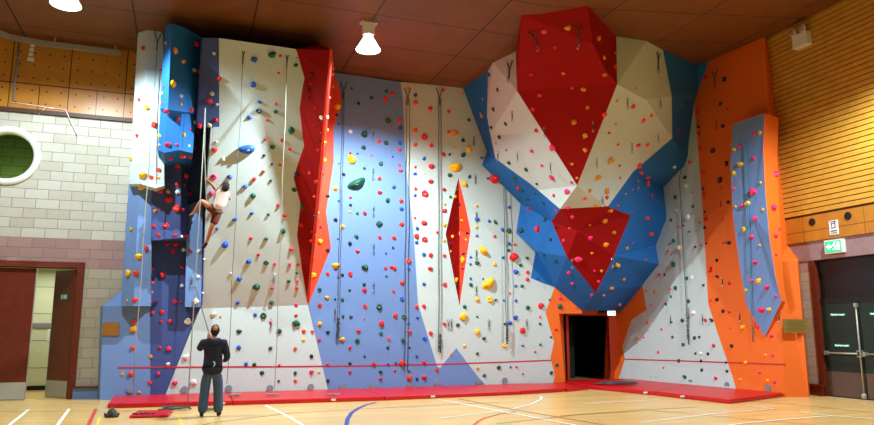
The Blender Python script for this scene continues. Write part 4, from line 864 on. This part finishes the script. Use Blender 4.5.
# ------------------------------------------------------------------ ropes, anchors, quickdraws
def near(x, y, s, off):            # a point standing off a surface towards the hall
    p = pt(x, y, s) if s != 'V' else None
    n = {'BC': BC[1], 'A': AU[1], 'R': nR}[s]
    if n.dot(p-EYE) < 0: n = -n
    return p-n*off
def hitp(x, y, off=.03):
    h = BV.ray_cast(EYE, ray(x, y).normalized()); n = h[1]; n = -n if n.dot(h[0]-EYE) > 0 else n
    return h[0]+n*off, n
def tangle(c, m, parent, hgt=.5, r=.012, seed=1):
    rnd = random.Random(seed); k = MB(); pts = []
    for i in range(60):
        t = i/59; pts.append(c+V((.035*math.sin(i*2.4)+rnd.uniform(-.02, .02), -.02+.025*math.cos(i*2.4), hgt*(.5-t)+rnd.uniform(-.02, .02))))
    k.tube(pts, r, 5); return k.build('rope_bundle', m, parent)
def rope(x, y0, y1, m, label, off=.06, dbl=.0, anchor=True, knot=None, r=.011, follow=None):
    p, n = hitp(x, y0, off)
    # plumb line: find height where it reaches image row y1
    zb = p.z
    for i in range(60):
        q = V((p.x, p.y, zb)); v = q-EYE; yy = CY-F*v.dot(up)/v.dot(fw); zb -= (y1-yy)*v.dot(fw)/F*.9
    zb = max(zb, .03)
    e = empty('climbing_rope', (p.x, p.y, zb), label, 'rope', 'ropes hanging on the climbing wall')
    s_ = up.cross(n); s_ = V((1, 0, 0)) if n.y < -.5 else V((.1, -1, 0)).normalized()
    for d in ((-dbl/2, dbl/2) if dbl else (0,)):
        k = MB(); N = 10; pts = [p+s_*d+V((0, 0, (zb-p.z)*i/N))+s_*(.012*math.sin(i*1.9+x)) for i in range(N+1)]
        if follow: pts = [hitp(x+(follow-x)*i/14, y0+(y1-y0)*i/14, off)[0] for i in range(15)]
        k.tube(pts, r, 6); k.build('strand', m, e)
    if anchor:
        k = MB(); a = p+V((0, 0, .02))
        for sg in (-1, 1): k.tube([a, a+s_*sg*.09+V((0, 0, .3))-n*(off-.02)], .012, 6)
        k.tube([a, a-V((0, 0, .22))], .015, 6); k.build('anchor_sling', M['black'], e)
    if knot: 
        c = V((p.x, p.y, zb+.25)); tangle(c, m, e, knot, .013, int(x))
    return e
rope(157.5, 44, 386, M['ropepale'], 'pale rope hanging down the blue end of the wall to the mat', .1, 0)
rope(243, 56, 384, M['rope'], 'thin dark rope down the leaning white panel behind the man', .05, 0, r=.007)
rope(286.8, 60, 388, M['ropepale'], 'pale rope on the leaning white panel beside the red arete', .05, 0, r=.009)
rope(343.2, 93, 338, M['rope'], 'dark rope ending in a knotted bundle on the wide blue panel', .06, .05, knot=.55, r=.008)
rope(407.3, 99, 372, M['rope'], 'pair of dark rope strands along the edge of blue and white panels', .06, .1, r=.009)
rope(439, 99, 352, M['rope'], 'pair of dark rope strands on white panel beside the red pod', .06, .08, knot=.5, r=.009)
rope(505.8, 186, 342, M['rope'], 'double rope hanging below the blue overhang with a hanging tangle', .06, .09, anchor=False, knot=.6, r=.01)
rope(680, 166, 345, M['rope'], 'grey-green rope bundle on the narrow white panel', .06, 0, anchor=False, r=.011, follow=690)
tangle(hitp(688.5, 325, .06)[0], M['ropegreen'], bpy.data.objects[[o.name for o in bpy.data.objects if o.name.startswith('climbing_rope')][-1]], .95, .016, 5)
rope(746.8, 140, 342, M['ropeteal'], 'teal rope hanging over the blue slab on the orange wall', .05, 0, anchor=False, r=.013, follow=754)
# Y-shaped top anchors
for x, y, lb in ((510, 70, 'left side of white bulge near the ceiling'), (534.8, 38, 'upper left of the red crown'), (578.4, 34, 'upper middle of the red crown'), (625.8, 54, 'white bulge right of the red crown'), (657.4, 61, 'right edge of the white bulge top'), (715.5, 78, 'upper left of the tall orange panel')):
    p, n = hitp(x, y, .03); t = V((0, 0, 1))-n*n.z; t.normalize(); s_ = t.cross(n)
    e = empty('top_anchor', p, 'dark Y-shaped top anchor on '+lb, 'anchor', 'Y-shaped top anchors')
    k = MB(); k.tube([p, p+t*.24+s_*.1], .014, 6); k.tube([p, p+t*.24-s_*.1], .014, 6); k.tube([p, p-t*.26], .018, 6); k.build('sling', M['black'], e)
    k = MB(); k.tube([p-t*.26+V((math.cos(a*PI/6)*.04, 0, math.sin(a*PI/6)*.05-.05)) for a in range(12)], .01, 5, None, True); k.build('carabiner', M['chrome'], e)
QD = [(373, 130, 'wide blue panel', 'high up'), (373, 170, 'wide blue panel', 'beside the big green hold'), (373.5, 207, 'wide blue panel', 'below the big green hold'), (373.6, 245, 'wide blue panel', 'about halfway up'), (373.6, 283, 'wide blue panel', 'above the lowest one'), (335, 309, 'wide blue panel', 'lower left'),
      (473.5, 137, 'white pod panel', 'above the pod to its right'), (475, 175, 'white pod panel', 'level with the pod tip'), (476, 213, 'white pod panel', 'right of pod top'), (476, 250, 'white pod panel', 'right of pod middle'), (476, 286, 'white pod panel', 'left of the biggest yellow hold'), (448, 320, 'white pod panel', 'left of a close pair under the pod'), (451.2, 320, 'white pod panel', 'right of a close pair under the pod'), (488.6, 320, 'white pod panel', 'right of the yellow hold low down'), (526.5, 320, 'white pod panel', 'low near the doorway'),
      (512.8, 111, 'white bulge', 'left of the red crown'), (498.5, 152, 'white bulge', 'lower left edge'), (518, 152, 'white bulge', 'below left of the crown'), (626.5, 98, 'white bulge', 'right of the crown'), (659.5, 99, 'white bulge', 'near its right edge'), (657.5, 134, 'white bulge', 'right side, lower'), (631, 143, 'white bulge', 'lower right'), (596, 158, 'white bulge', 'right of the crown tip'), (602, 197, 'white bulge', 'just above the red chin'), (551, 163, 'white bulge', 'left of the crown tip'),
      (544.5, 127, 'red crown', 'lower left'), (593, 121, 'red crown', 'lower right'), (572, 259, 'red chin', 'left'), (612.5, 258, 'red chin', 'right'), (637, 180, 'blue collar', 'upper right'), (649, 248, 'blue collar', 'right side'), (716.8, 120, 'tall orange panel', 'upper'), (721, 200, 'tall orange panel', 'halfway, left of the slab'), (723, 278, 'tall orange panel', 'lower, left of the slab'), (740, 313, 'tall orange panel', 'left of slab tip'), (779.5, 313, 'tall orange panel', 'right of slab tip'), (703, 315, 'narrow white panel', 'lower right'), (671, 316, 'narrow white panel', 'lower left'),
      (274, 276, 'leaning white panel', 'lower'), (271, 320, 'white foot panel', 'below the red arete'), (192, 277, 'blue prism', 'beside the white panel')]
sl0 = None
for x, y, zn, wh in QD:
    p, n = hitp(x, y, .03); t = V((0, 0, 1))-n*n.z; t.normalize()
    e = empty('quickdraw', p, 'quickdraw on the %s, %s' % (zn, wh), 'quickdraw', 'quickdraws clipped to the wall')
    d = V((0, 0, -1))
    k = MB(); k.obox(p+d*.13, (.013, 0, 0), (0, .006, 0), (0, 0, .075)); k.build('sling', M['black'], e)
    for z0 in (.02, .24):
        k = MB(); c = p+d*z0; k.tube([c+V((math.cos(a*PI/5)*.026, 0, math.sin(a*PI/5)*.045)) for a in range(10)], .008, 5, None, True); k.build('carabiner', M['chrome'], e)
def coil(name, c, R, m, label, seed, turns=7, cat='rope coil', hz=0.0):
    rnd = random.Random(seed); k = MB(); pts = []
    for i in range(turns*14):
        a = i/14*2*PI; r = R*(.55+.45*math.sin(i*.37+seed)**2)*(1+rnd.uniform(-.1, .1)); pts.append(V((c[0]+r*1.5*math.cos(a), c[1]+r*math.sin(a), c[2]+.015+.02*(i/14 % 3)+rnd.uniform(0, .01))))
    k.tube(pts, .011, 5); return tag(k.build(name, m), label, cat)
q = onZ(616, 384.6, mh); coil('rope_coil', (q.x, q.y, mh), .42, M['rope'], 'heap of dark rope lying on the red mat beside the corner doorway', 3, 9)
q = onZ(180, 410, 0); coil('rope_coil', (q.x-.1, q.y, 0), .22, M['rope'], "loose dark rope lying on the floor beside the man's feet", 5, 5)
q = onZ(209, 413, 0); coil('rope_coil', (q.x+.02, q.y+.25, 0), .12, M['ropegreen'], 'small loop of rope on the floor between the shoes', 8, 3)
for x, y, lb in ((235, 396.5, 'pale rope end on the mat under the thin dark rope'), (273, 395.8, 'pale rope end on the mat under the leaning panel'), (333, 396, 'pale rope end on the mat where white meets blue')):
    q = onZ(x, y, mh); coil('rope_end', (q.x, q.y, mh), .1, M['ropepale'], lb, int(x), 2, 'rope end')
# black bag, red rope bag on the floor
q = onZ(111, 418, 0); k = MB()
bmesh.ops.create_icosphere(k.bm, subdivisions=3, radius=1)
for v in k.bm.verts:
    x, y, z = v.co; v.co = (q.x+x*.125*(1+.15*math.sin(3*y+1)), q.y+.1+y*.1, max(0, .06+z*.085*(1+.2*math.sin(4*x))+.04*math.cos(5*x)))
for f in k.bm.faces: f.smooth = True
bag = tag(k.build('chalk_bag', M['black']), 'small dark bag slumped on the floor before the blue end', 'bag')
k = MB(); k.tube([(q.x-.07, q.y+.06, .1), (q.x-.02, q.y+.03, .19), (q.x+.05, q.y+.06, .12)], .01, 6); k.build('strap', M['rope'], bag)
a, b, c_, d_ = fl(129, 418.5), fl(168.5, 417.5), fl(173, 412.6), fl(138, 412.8)
e = empty('rope_bag', (a[0], a[1], 0), 'flat red rope bag with dark cord spread on the floor', 'rope bag')
k = MB(); k.extr([(a[0], a[1], .003), (b[0], b[1], .003), (c_[0], c_[1], .003), (d_[0], d_[1], .003)], (0, 0, .05)); o = k.build('tarp', M['mat'], e); md = o.modifiers.new('b', 'BEVEL'); md.width = .02; md.segments = 2
k = MB(); rnd = random.Random(4); k.tube([V((a[0]+.05+i*.028, a[1]+.18+.12*math.sin(i*1.7), .06+.015*rnd.random())) for i in range(15)], .014, 5); k.build('cord', M['rope'], e)
k = MB(); k.obox(((a[0]+b[0])/2, a[1]-.01, .03), (.1, 0, 0), (0, .008, 0), (0, 0, .012)); k.build('tag', M['plastic'], e)
# ------------------------------------------------------------------ people
def skin_bm(nodes, edges, sub=2):
    me = bpy.data.meshes.new('t'); names = list(nodes); ix = {n: i for i, n in enumerate(names)}
    me.from_pydata([nodes[n][0] for n in names], [(ix[a], ix[b]) for a, b in edges], []); me.update()
    o = bpy.data.objects.new('t', me); COL.objects.link(o)
    o.modifiers.new('s', 'SKIN'); sm = o.modifiers.new('u', 'SUBSURF'); sm.levels = sub; sm.render_levels = sub
    for i, n in enumerate(names):
        r = nodes[n][1]; d = me.skin_vertices[0].data[i]; d.radius = r if isinstance(r, tuple) else (r, r); d.use_root = (i == 0)
    dg = bpy.context.evaluated_depsgraph_get(); dg.update()
    ev = o.evaluated_get(dg); m2 = bpy.data.meshes.new_from_object(ev)
    bm = bmesh.new(); bm.from_mesh(m2); bpy.data.objects.remove(o); bpy.data.meshes.remove(me); bpy.data.meshes.remove(m2)
    for f in bm.faces: f.smooth = True
    return bm
def join(bms, name, m, parent):
    k = MB()
    for b in bms:
        me = bpy.data.meshes.new('x'); b.to_mesh(me); b.free(); k.bm.from_mesh(me); bpy.data.meshes.remove(me)
    for f in k.bm.faces: f.smooth = True
    o = k.build(name, m, parent); return o
def chainE(*n): return list(zip(n, n[1:]))
def head_bm(c, face, up_, R=.098):
    """an egg-shaped head with nose, brow, chin and ears; face = direction it looks"""
    f = V(face).normalized(); u = V(up_)-f*V(up_).dot(f); u.normalize(); s = u.cross(f)
    bm = bmesh.new(); bmesh.ops.create_uvsphere(bm, u_segments=24, v_segments=18, radius=1)
    for v in bm.verts:
        x, y, z = v.co                                    # x side, y face, z up
        w = .78*(1-.16*max(-z, 0)); yy = y*(.96 if y < 0 else .92); zz = z*1.22
        if y > .3: yy += .20*math.exp(-((x/.16)**2+((z+.12)/.22)**2))+.06*math.exp(-((x/.3)**2+((z+.8)/.2)**2))-.06*math.exp(-(((abs(x)-.32)/.15)**2+((z-.08)/.12)**2))+.05*math.exp(-((x/.25)**2+((z+.45)/.08)**2))
        v.co = V(c)+(s*x*w+f*yy+u*zz)*R
    for sg in (-1, 1):
        t = bmesh.ops.create_uvsphere(bm, u_segments=8, v_segments=8, radius=1)
        for v in t['verts']:
            x, y, z = v.co; v.co = V(c)+(s*(sg*.8+x*.09)+f*(y*.17-.05)+u*(z*.27-.05))*R
    for q in bm.faces: q.smooth = True
    return bm, (f, u, s)
def hair_bm(c, fr, R=.098, bald=False, low=-.35):
    f, u, s = fr; bm = bmesh.new(); bmesh.ops.create_uvsphere(bm, u_segments=24, v_segments=18, radius=1)
    for v in bm.verts:
        x, y, z = v.co; w = .78*1.07
        v.co = V(c)+(s*x*w+f*y*1.03+u*z*1.28)*R
        v.co += (s*math.sin(9*x+7*z)+u*math.cos(8*y+5*x))*R*.03
    dl = []
    for v in bm.verts:
        d = v.co-V(c); y, z = d.dot(f)/R, d.dot(u)/R
        if z < low-.1*(y < 0)*3 or (y > .45 and z < .72) or (y > .1 and z < .1) or (bald and ((d.dot(s)/R)**2/.2+(y+.42)**2/.16 < 1 and z > .4 or y > .35)): dl.append(v)
    bmesh.ops.delete(bm, geom=dl, context='VERTS')
    for q in bm.faces: q.smooth = True
    return bm
def hand_bms(w, d, pn, side, curl=.5, L=.185):
    """w wrist, d pointing direction, pn palm normal, side = thumb direction; five separate bent fingers"""
    d = V(d).normalized(); pn = V(pn); pn -= d*pn.dot(d); pn.normalize(); sd = V(side); sd -= d*sd.dot(d)+pn*sd.dot(pn); sd.normalize(); w = V(w)
    out = [skin_bm({'a': (w-d*.02, (.024, .02)), 'b': (w+d*.045, (.036, .017)), 'c': (w+d*.085, (.038, .015))}, [('a', 'b'), ('b', 'c')], 2)]
    for i, (o_, l, rr) in enumerate(((.030, .072, .0088), (.010, .08, .0092), (-.011, .075, .0088), (-.031, .058, .0078))):
        b = w+d*.078+sd*o_; c1 = curl*.9; dirs = []; ang = 0; pts = [b-d*.02, b+d*.012]
        for seg in (.42, .33, .25):
            ang += c1; dd = d*math.cos(ang)+pn*math.sin(ang); pts.append(pts[-1]+dd*l*seg)
        out.append(skin_bm({str(j): (p, rr*(1-.06*j)) for j, p in enumerate(pts)}, chainE(*[str(j) for j in range(len(pts))]), 1))
    b = w+d*.02+sd*.028; t1 = b+(d*.5+sd*.75+pn*.25).normalized()*.038; t2 = t1+(d*.8+sd*.25+pn*.5).normalized()*.03; t3 = t2+(d*.85+pn*.6).normalized()*.024
    out.append(skin_bm({'0': (b-sd*.012, .012), '1': (t1, .011), '2': (t2, .010), '3': (t3, .008)}, chainE('0', '1', '2', '3'), 1))
    return out
# --- standing man, seen from behind, paying out rope
q = onZ(210, 416.5, 0); B0 = V((q.x, q.y, 0))
P = empty('person', B0, 'person in navy hooded top and jeans standing back to us, holding rope', 'person')
yw = math.radians(-6)
def L(x, y, z): return B0+V((x*math.cos(yw)-y*math.sin(yw), x*math.sin(yw)+y*math.cos(yw), z))
J = dict(pel=L(0, 0, .93), wa=L(0, .02, 1.08), ch=L(.0, .01, 1.27), up=L(0, -.01, 1.42), nk=L(0, 0, 1.5), hb=L(0, .0, 1.56), ls=L(-.19, 0, 1.40), rs=L(.19, 0, 1.40), le=L(-.28, .1, 1.27), re=L(.275, .02, 1.12), lw=L(-.13, .22, 1.49), rw=L(.2, .25, 1.03), lh=L(-.1, 0, .9), rh=L(.1, 0, .9), lk=L(-.125, .03, .5), rk=L(.125, .03, .5), la=L(-.15, -.0, .1), ra=L(.15, -.0, .1), lt=L(-.16, .16, .03), rtt=L(.17, .16, .03))
n_ = dict(pel=(J['pel'], (.15, .11)), wa=(J['wa'], (.14, .1)), ch=(J['ch'], (.165, .11)), up=(J['up'], (.13, .085)), nk=(J['nk'], .056), hb=(J['hb'], .06), ls=(J['ls'], .062), rs=(J['rs'], .062), le=(J['le'], .043), re=(J['re'], .043), lw=(J['lw'], .028), rw=(J['rw'], .028), lh=(J['lh'], .088), rh=(J['rh'], .088), lk=(J['lk'], .058), rk=(J['rk'], .058), la=(J['la'], .04), ra=(J['ra'], .04), lt=(J['lt'], .035), rt=(J['rtt'], .035))
E_ = chainE('pel', 'wa', 'ch', 'up', 'nk', 'hb')+chainE('up', 'ls', 'le', 'lw')+chainE('up', 'rs', 're', 'rw')+chainE('pel', 'lh', 'lk', 'la', 'lt')+chainE('pel', 'rh', 'rk', 'ra', 'rt')
body = skin_bm(n_, E_)
hc = L(.015, -.025, 1.645); hb, frm = head_bm(hc, L(-.02, .8, .62)-L(0, 0, 0), (0, -.4, 1), .102)
bl = [body, hb]+hand_bms(J['lw'], L(.1, .1, 1)-L(0, 0, 0), L(.7, .6, 0)-L(0, 0, 0), L(.9, .2, 0)-L(0, 0, 0), .75)+hand_bms(J['rw'], L(-.25, .95, -.1)-L(0, 0, 0), L(-.6, .1, .6)-L(0, 0, 0), L(-.3, .2, .9)-L(0, 0, 0), .8)
join(bl, 'body', M['skin'], P)
join([hair_bm(hc, frm, .102, True, -.55)], 'hair', M['hair'], P)
g_ = 1.26
hd = {k_: (p, (tuple(v*g_+.012 for v in r) if isinstance(r, tuple) else r*g_+.014)) for k_, (p, r) in n_.items() if k_ in ('wa', 'ch', 'up', 'ls', 'rs', 'le', 're')}
hd['hip'] = (L(0, 0, .92), (.198, .155)); hd['hem'] = (L(0, 0, .74), (.2, .16)); hd['nk'] = (L(0, -.005, 1.475), .078); hd['lw'] = (J['lw']+(J['le']-J['lw'])*.1, .042); hd['rw'] = (J['rw']+(J['re']-J['rw'])*.1, .042)
hoodie = join([skin_bm({k_: hd[k_] for k_ in ('wa', 'hip', 'hem', 'ch', 'up', 'nk', 'ls', 'le', 'lw', 'rs', 're', 'rw')}, chainE('hem', 'hip', 'wa', 'ch', 'up', 'nk')+chainE('up', 'ls', 'le', 'lw')+chainE('up', 'rs', 're', 'rw'))], 'hooded_top', M['jumper'], P)
join([skin_bm({'a': (L(-.1, .01, 1.46), .05), 'b': (L(-.07, -.1, 1.44), .06), 'c': (L(0, -.135, 1.41), .068), 'd': (L(.07, -.1, 1.44), .06), 'e': (L(.1, .01, 1.46), .05)}, chainE('a', 'b', 'c', 'd', 'e'))], 'hood', M['jumper'], P)
k = MB(); c = L(.02, -.185, 1.0)
k.tube([c+V((.028*math.cos(a), -.006, .045*math.sin(a))) for a in [x*.35-1.7 for x in range(11)]], [.004+.010*math.sin(x*PI/10) for x in range(11)], 6); k.build('emblem', M['emblem'], P)
lg = dict(pel=(L(0, 0, .87), (.165, .13)), lh=(L(-.1, 0, .82), .118), rh=(L(.1, 0, .82), .118), lk=(J['lk'], .098), rk=(J['rk'], .098), la=(L(-.15, 0, .05), .1), ra=(L(.15, 0, .05), .1), tp=(L(0, 0, .93), (.15, .115)))
join([skin_bm(lg, chainE('pel', 'tp')+chainE('pel', 'lh', 'lk', 'la')+chainE('pel', 'rh', 'rk', 'ra'))], 'jeans', M['jeans'], P)
for sx in (-1, 1):
    join([skin_bm({'a': (L(sx*.155, -.05, .05), (.045, .045)), 'b': (L(sx*.16, .07, .045), (.045, .038)), 'c': (L(sx*.17, .19, .038), (.04, .03))}, chainE('a', 'b', 'c'))], 'shoe', M['shoe'], P)
join([skin_bm({'a': (L(-.17, 0, .925), .03), 'b': (L(0, -.125, .915), .03), 'c': (L(.17, 0, .925), .03), 'd': (L(0, .13, .92), .03)}, chainE('a', 'b', 'c', 'd')+[('d', 'a')])], 'harness', M['black'], P)
# --- climber on the leaning panel
def Q(x, y, off): p = near(x, y, 'A', .0); return p+(EYE-p).normalized()*off
C0 = Q(214, 212, .4)
P = empty('person', C0, 'person climbing in pale T-shirt and brown shorts, reaching up on the leaning panel', 'person')
J = dict(pel=Q(216, 212, .36), wa=Q(218.5, 206, .38), ch=Q(221.5, 198, .38), up=Q(222, 191.5, .36), nk=Q(222.6, 189, .36), hb=Q(223.6, 187.5, .36), ls=Q(217.6, 191.5, .34), rs=Q(226.5, 194, .34), le=Q(213, 185.5, .22), lw=Q(207.6, 180.3, .1), re=Q(229.6, 199.5, .2), rw=Q(227.4, 193, .06), lh=Q(213, 210, .38), rh=Q(218, 214, .36), lk=Q(201.5, 200.2, .55), la=Q(193.8, 213.5, .32), lt=Q(189.5, 216, .28), rk=Q(212, 226, .48), ra=Q(207.2, 241, .28), rt=Q(203, 247, .2))
n_ = dict(pel=(J['pel'], (.14, .11)), wa=(J['wa'], (.125, .1)), ch=(J['ch'], (.15, .11)), up=(J['up'], (.11, .08)), nk=(J['nk'], .055), hb=(J['hb'], .06), ls=(J['ls'], .058), rs=(J['rs'], .058), le=(J['le'], .042), re=(J['re'], .042), lw=(J['lw'], .027), rw=(J['rw'], .027), lh=(J['lh'], .088), rh=(J['rh'], .088), lk=(J['lk'], .062), rk=(J['rk'], .062), la=(J['la'], .04), ra=(J['ra'], .04), lt=(J['lt'], .034), rt=(J['rt'], .034))
E_ = chainE('pel', 'wa', 'ch', 'up', 'nk', 'hb')+chainE('up', 'ls', 'le', 'lw')+chainE('up', 'rs', 're', 'rw')+chainE('pel', 'lh', 'lk', 'la', 'lt')+chainE('pel', 'rh', 'rk', 'ra', 'rt')
hc = Q(225.3, 186.8, .38); inw = -V((EYE-hc).normalized())
hb, frm = head_bm(hc, inw+V((-.5, 0, .35)), (0, 0, 1), .108)
bl = [skin_bm(n_, E_), hb]+hand_bms(J['lw'], J['lw']-J['le'], inw, V((0, 0, 1)), .8)+hand_bms(J['rw'], V((-.3, .5, 1)), inw, V((-1, 0, 0)), .8)
join(bl, 'body', M['skin2'], P)
join([hair_bm(hc, frm, .112, False, -.6)], 'hair', M['hair'], P)
ts = {k_: (n_[k_][0], tuple(v*1.16+.012 for v in n_[k_][1]) if isinstance(n_[k_][1], tuple) else n_[k_][1]*1.2+.012) for k_ in ('wa', 'ch', 'up', 'ls', 'rs')}
ts['nk'] = (J['nk'], .07); ts['hem'] = (Q(217, 209.5, .37), (.15, .125)); ts['le'] = (J['ls'].lerp(J['le'], .45), .068); ts['re'] = (J['rs'].lerp(J['re'], .5), .068)
join([skin_bm({k_: ts[k_] for k_ in ('ch', 'wa', 'hem', 'up', 'nk', 'ls', 'le', 'rs', 're')}, chainE('hem', 'wa', 'ch', 'up', 'nk')+chainE('up', 'ls', 'le')+chainE('up', 'rs', 're'))], 't_shirt', M['tee'], P)
sh = dict(pel=(J['pel'], (.16, .13)), tp=(Q(217, 209.5, .37), (.14, .115)), lh=(J['lh'], .108), rh=(J['rh'], .112), lk=(J['lh'].lerp(J['lk'], .5), .098), rk=(J['rh'].lerp(J['rk'], .92), .1))
join([skin_bm(sh, chainE('pel', 'tp')+chainE('pel', 'lh', 'lk')+chainE('pel', 'rh', 'rk'))], 'shorts', M['shorts'], P)
join([skin_bm({'a': (Q(209, 208.5, .36), .028), 'b': (Q(217.5, 212, .52), .03), 'c': (Q(223, 212.6, .3), .028)}, chainE('a', 'b', 'c'))], 'harness', M['black'], P)
for a, b in (('la', 'lt'), ('ra', 'rt')):
    d = J[b]-J[a]; join([skin_bm({'a': (J[a]-V((0, 0, .03)), .045), 'b': (J[a].lerp(J[b], .6)-V((0, 0, .03)), .045), 'c': (J[b]+d*.15-V((0, 0, .02)), .035)}, chainE('a', 'b', 'c'))], 'shoe', M['shoe'], P)
# climber's rope: from the top, past the harness, down to the standing man's hand
tp = Q(205.5, 108, .5); ty = Q(209, 209, .5)
e = empty('climbing_rope', tp, 'pale rope running from the climber down past the white panel edge', 'rope', 'ropes hanging on the climbing wall')
k = MB(); k.tube([tp, tp+V((0, 0, -2)), V((tp.x-.01, tp.y, 2.4)), V((tp.x-.02, tp.y-.3, .12))], .013, 6); k.build('strand', M['ropepale'], e)
k = MB(); k.tube([tp, V((tp.x+.03, tp.y, tp.z-1)), Q(206.3, 200, .5), ty], .012, 6); k.build('strand', M['ropepale'], e)
lh_ = L(-.11, .26, 1.56)
k = MB(); k.tube([V((tp.x, tp.y, 2.6)), V((tp.x, tp.y, 2.6)).lerp(lh_, .5), lh_, L(.02, .33, 1.2), L(.16, .3, 1.03)], .011, 6); k.build('strand', M['rope'], e)
# ---------------------------------------------------------------- remaining hall lamps, world, view
w = bpy.data.worlds.new('world'); scene.world = w; w.use_nodes = True
w.node_tree.nodes['Background'].inputs[0].default_value = (.5, .55, .7, 1); w.node_tree.nodes['Background'].inputs[1].default_value = .02
lamp(-2.67, 8.4, 8.25, 'high bay lamp nearer the camera over the block wall side', 620, 142)
lamp(3.77, 8.4, 8.25, 'high bay lamp nearer the camera over the middle of the hall', 620, 142)
lamp(13.3, 9.4, 8.25, 'high bay lamp nearer the camera beside the slatted wall', 3600, 160, .5)
lamp(3.77, 2.0, 8.25, 'high bay lamp overhead behind the camera', 620, 142)
vs = scene.view_settings; scene.display_settings.display_device = 'sRGB'
vs.view_transform = 'Standard'; vs.look = 'None'; vs.gamma = 1; vs.use_curve_mapping = False; vs.exposure = -0.38
scene.cycles.use_denoising = True
scene.cycles.max_bounces = 6
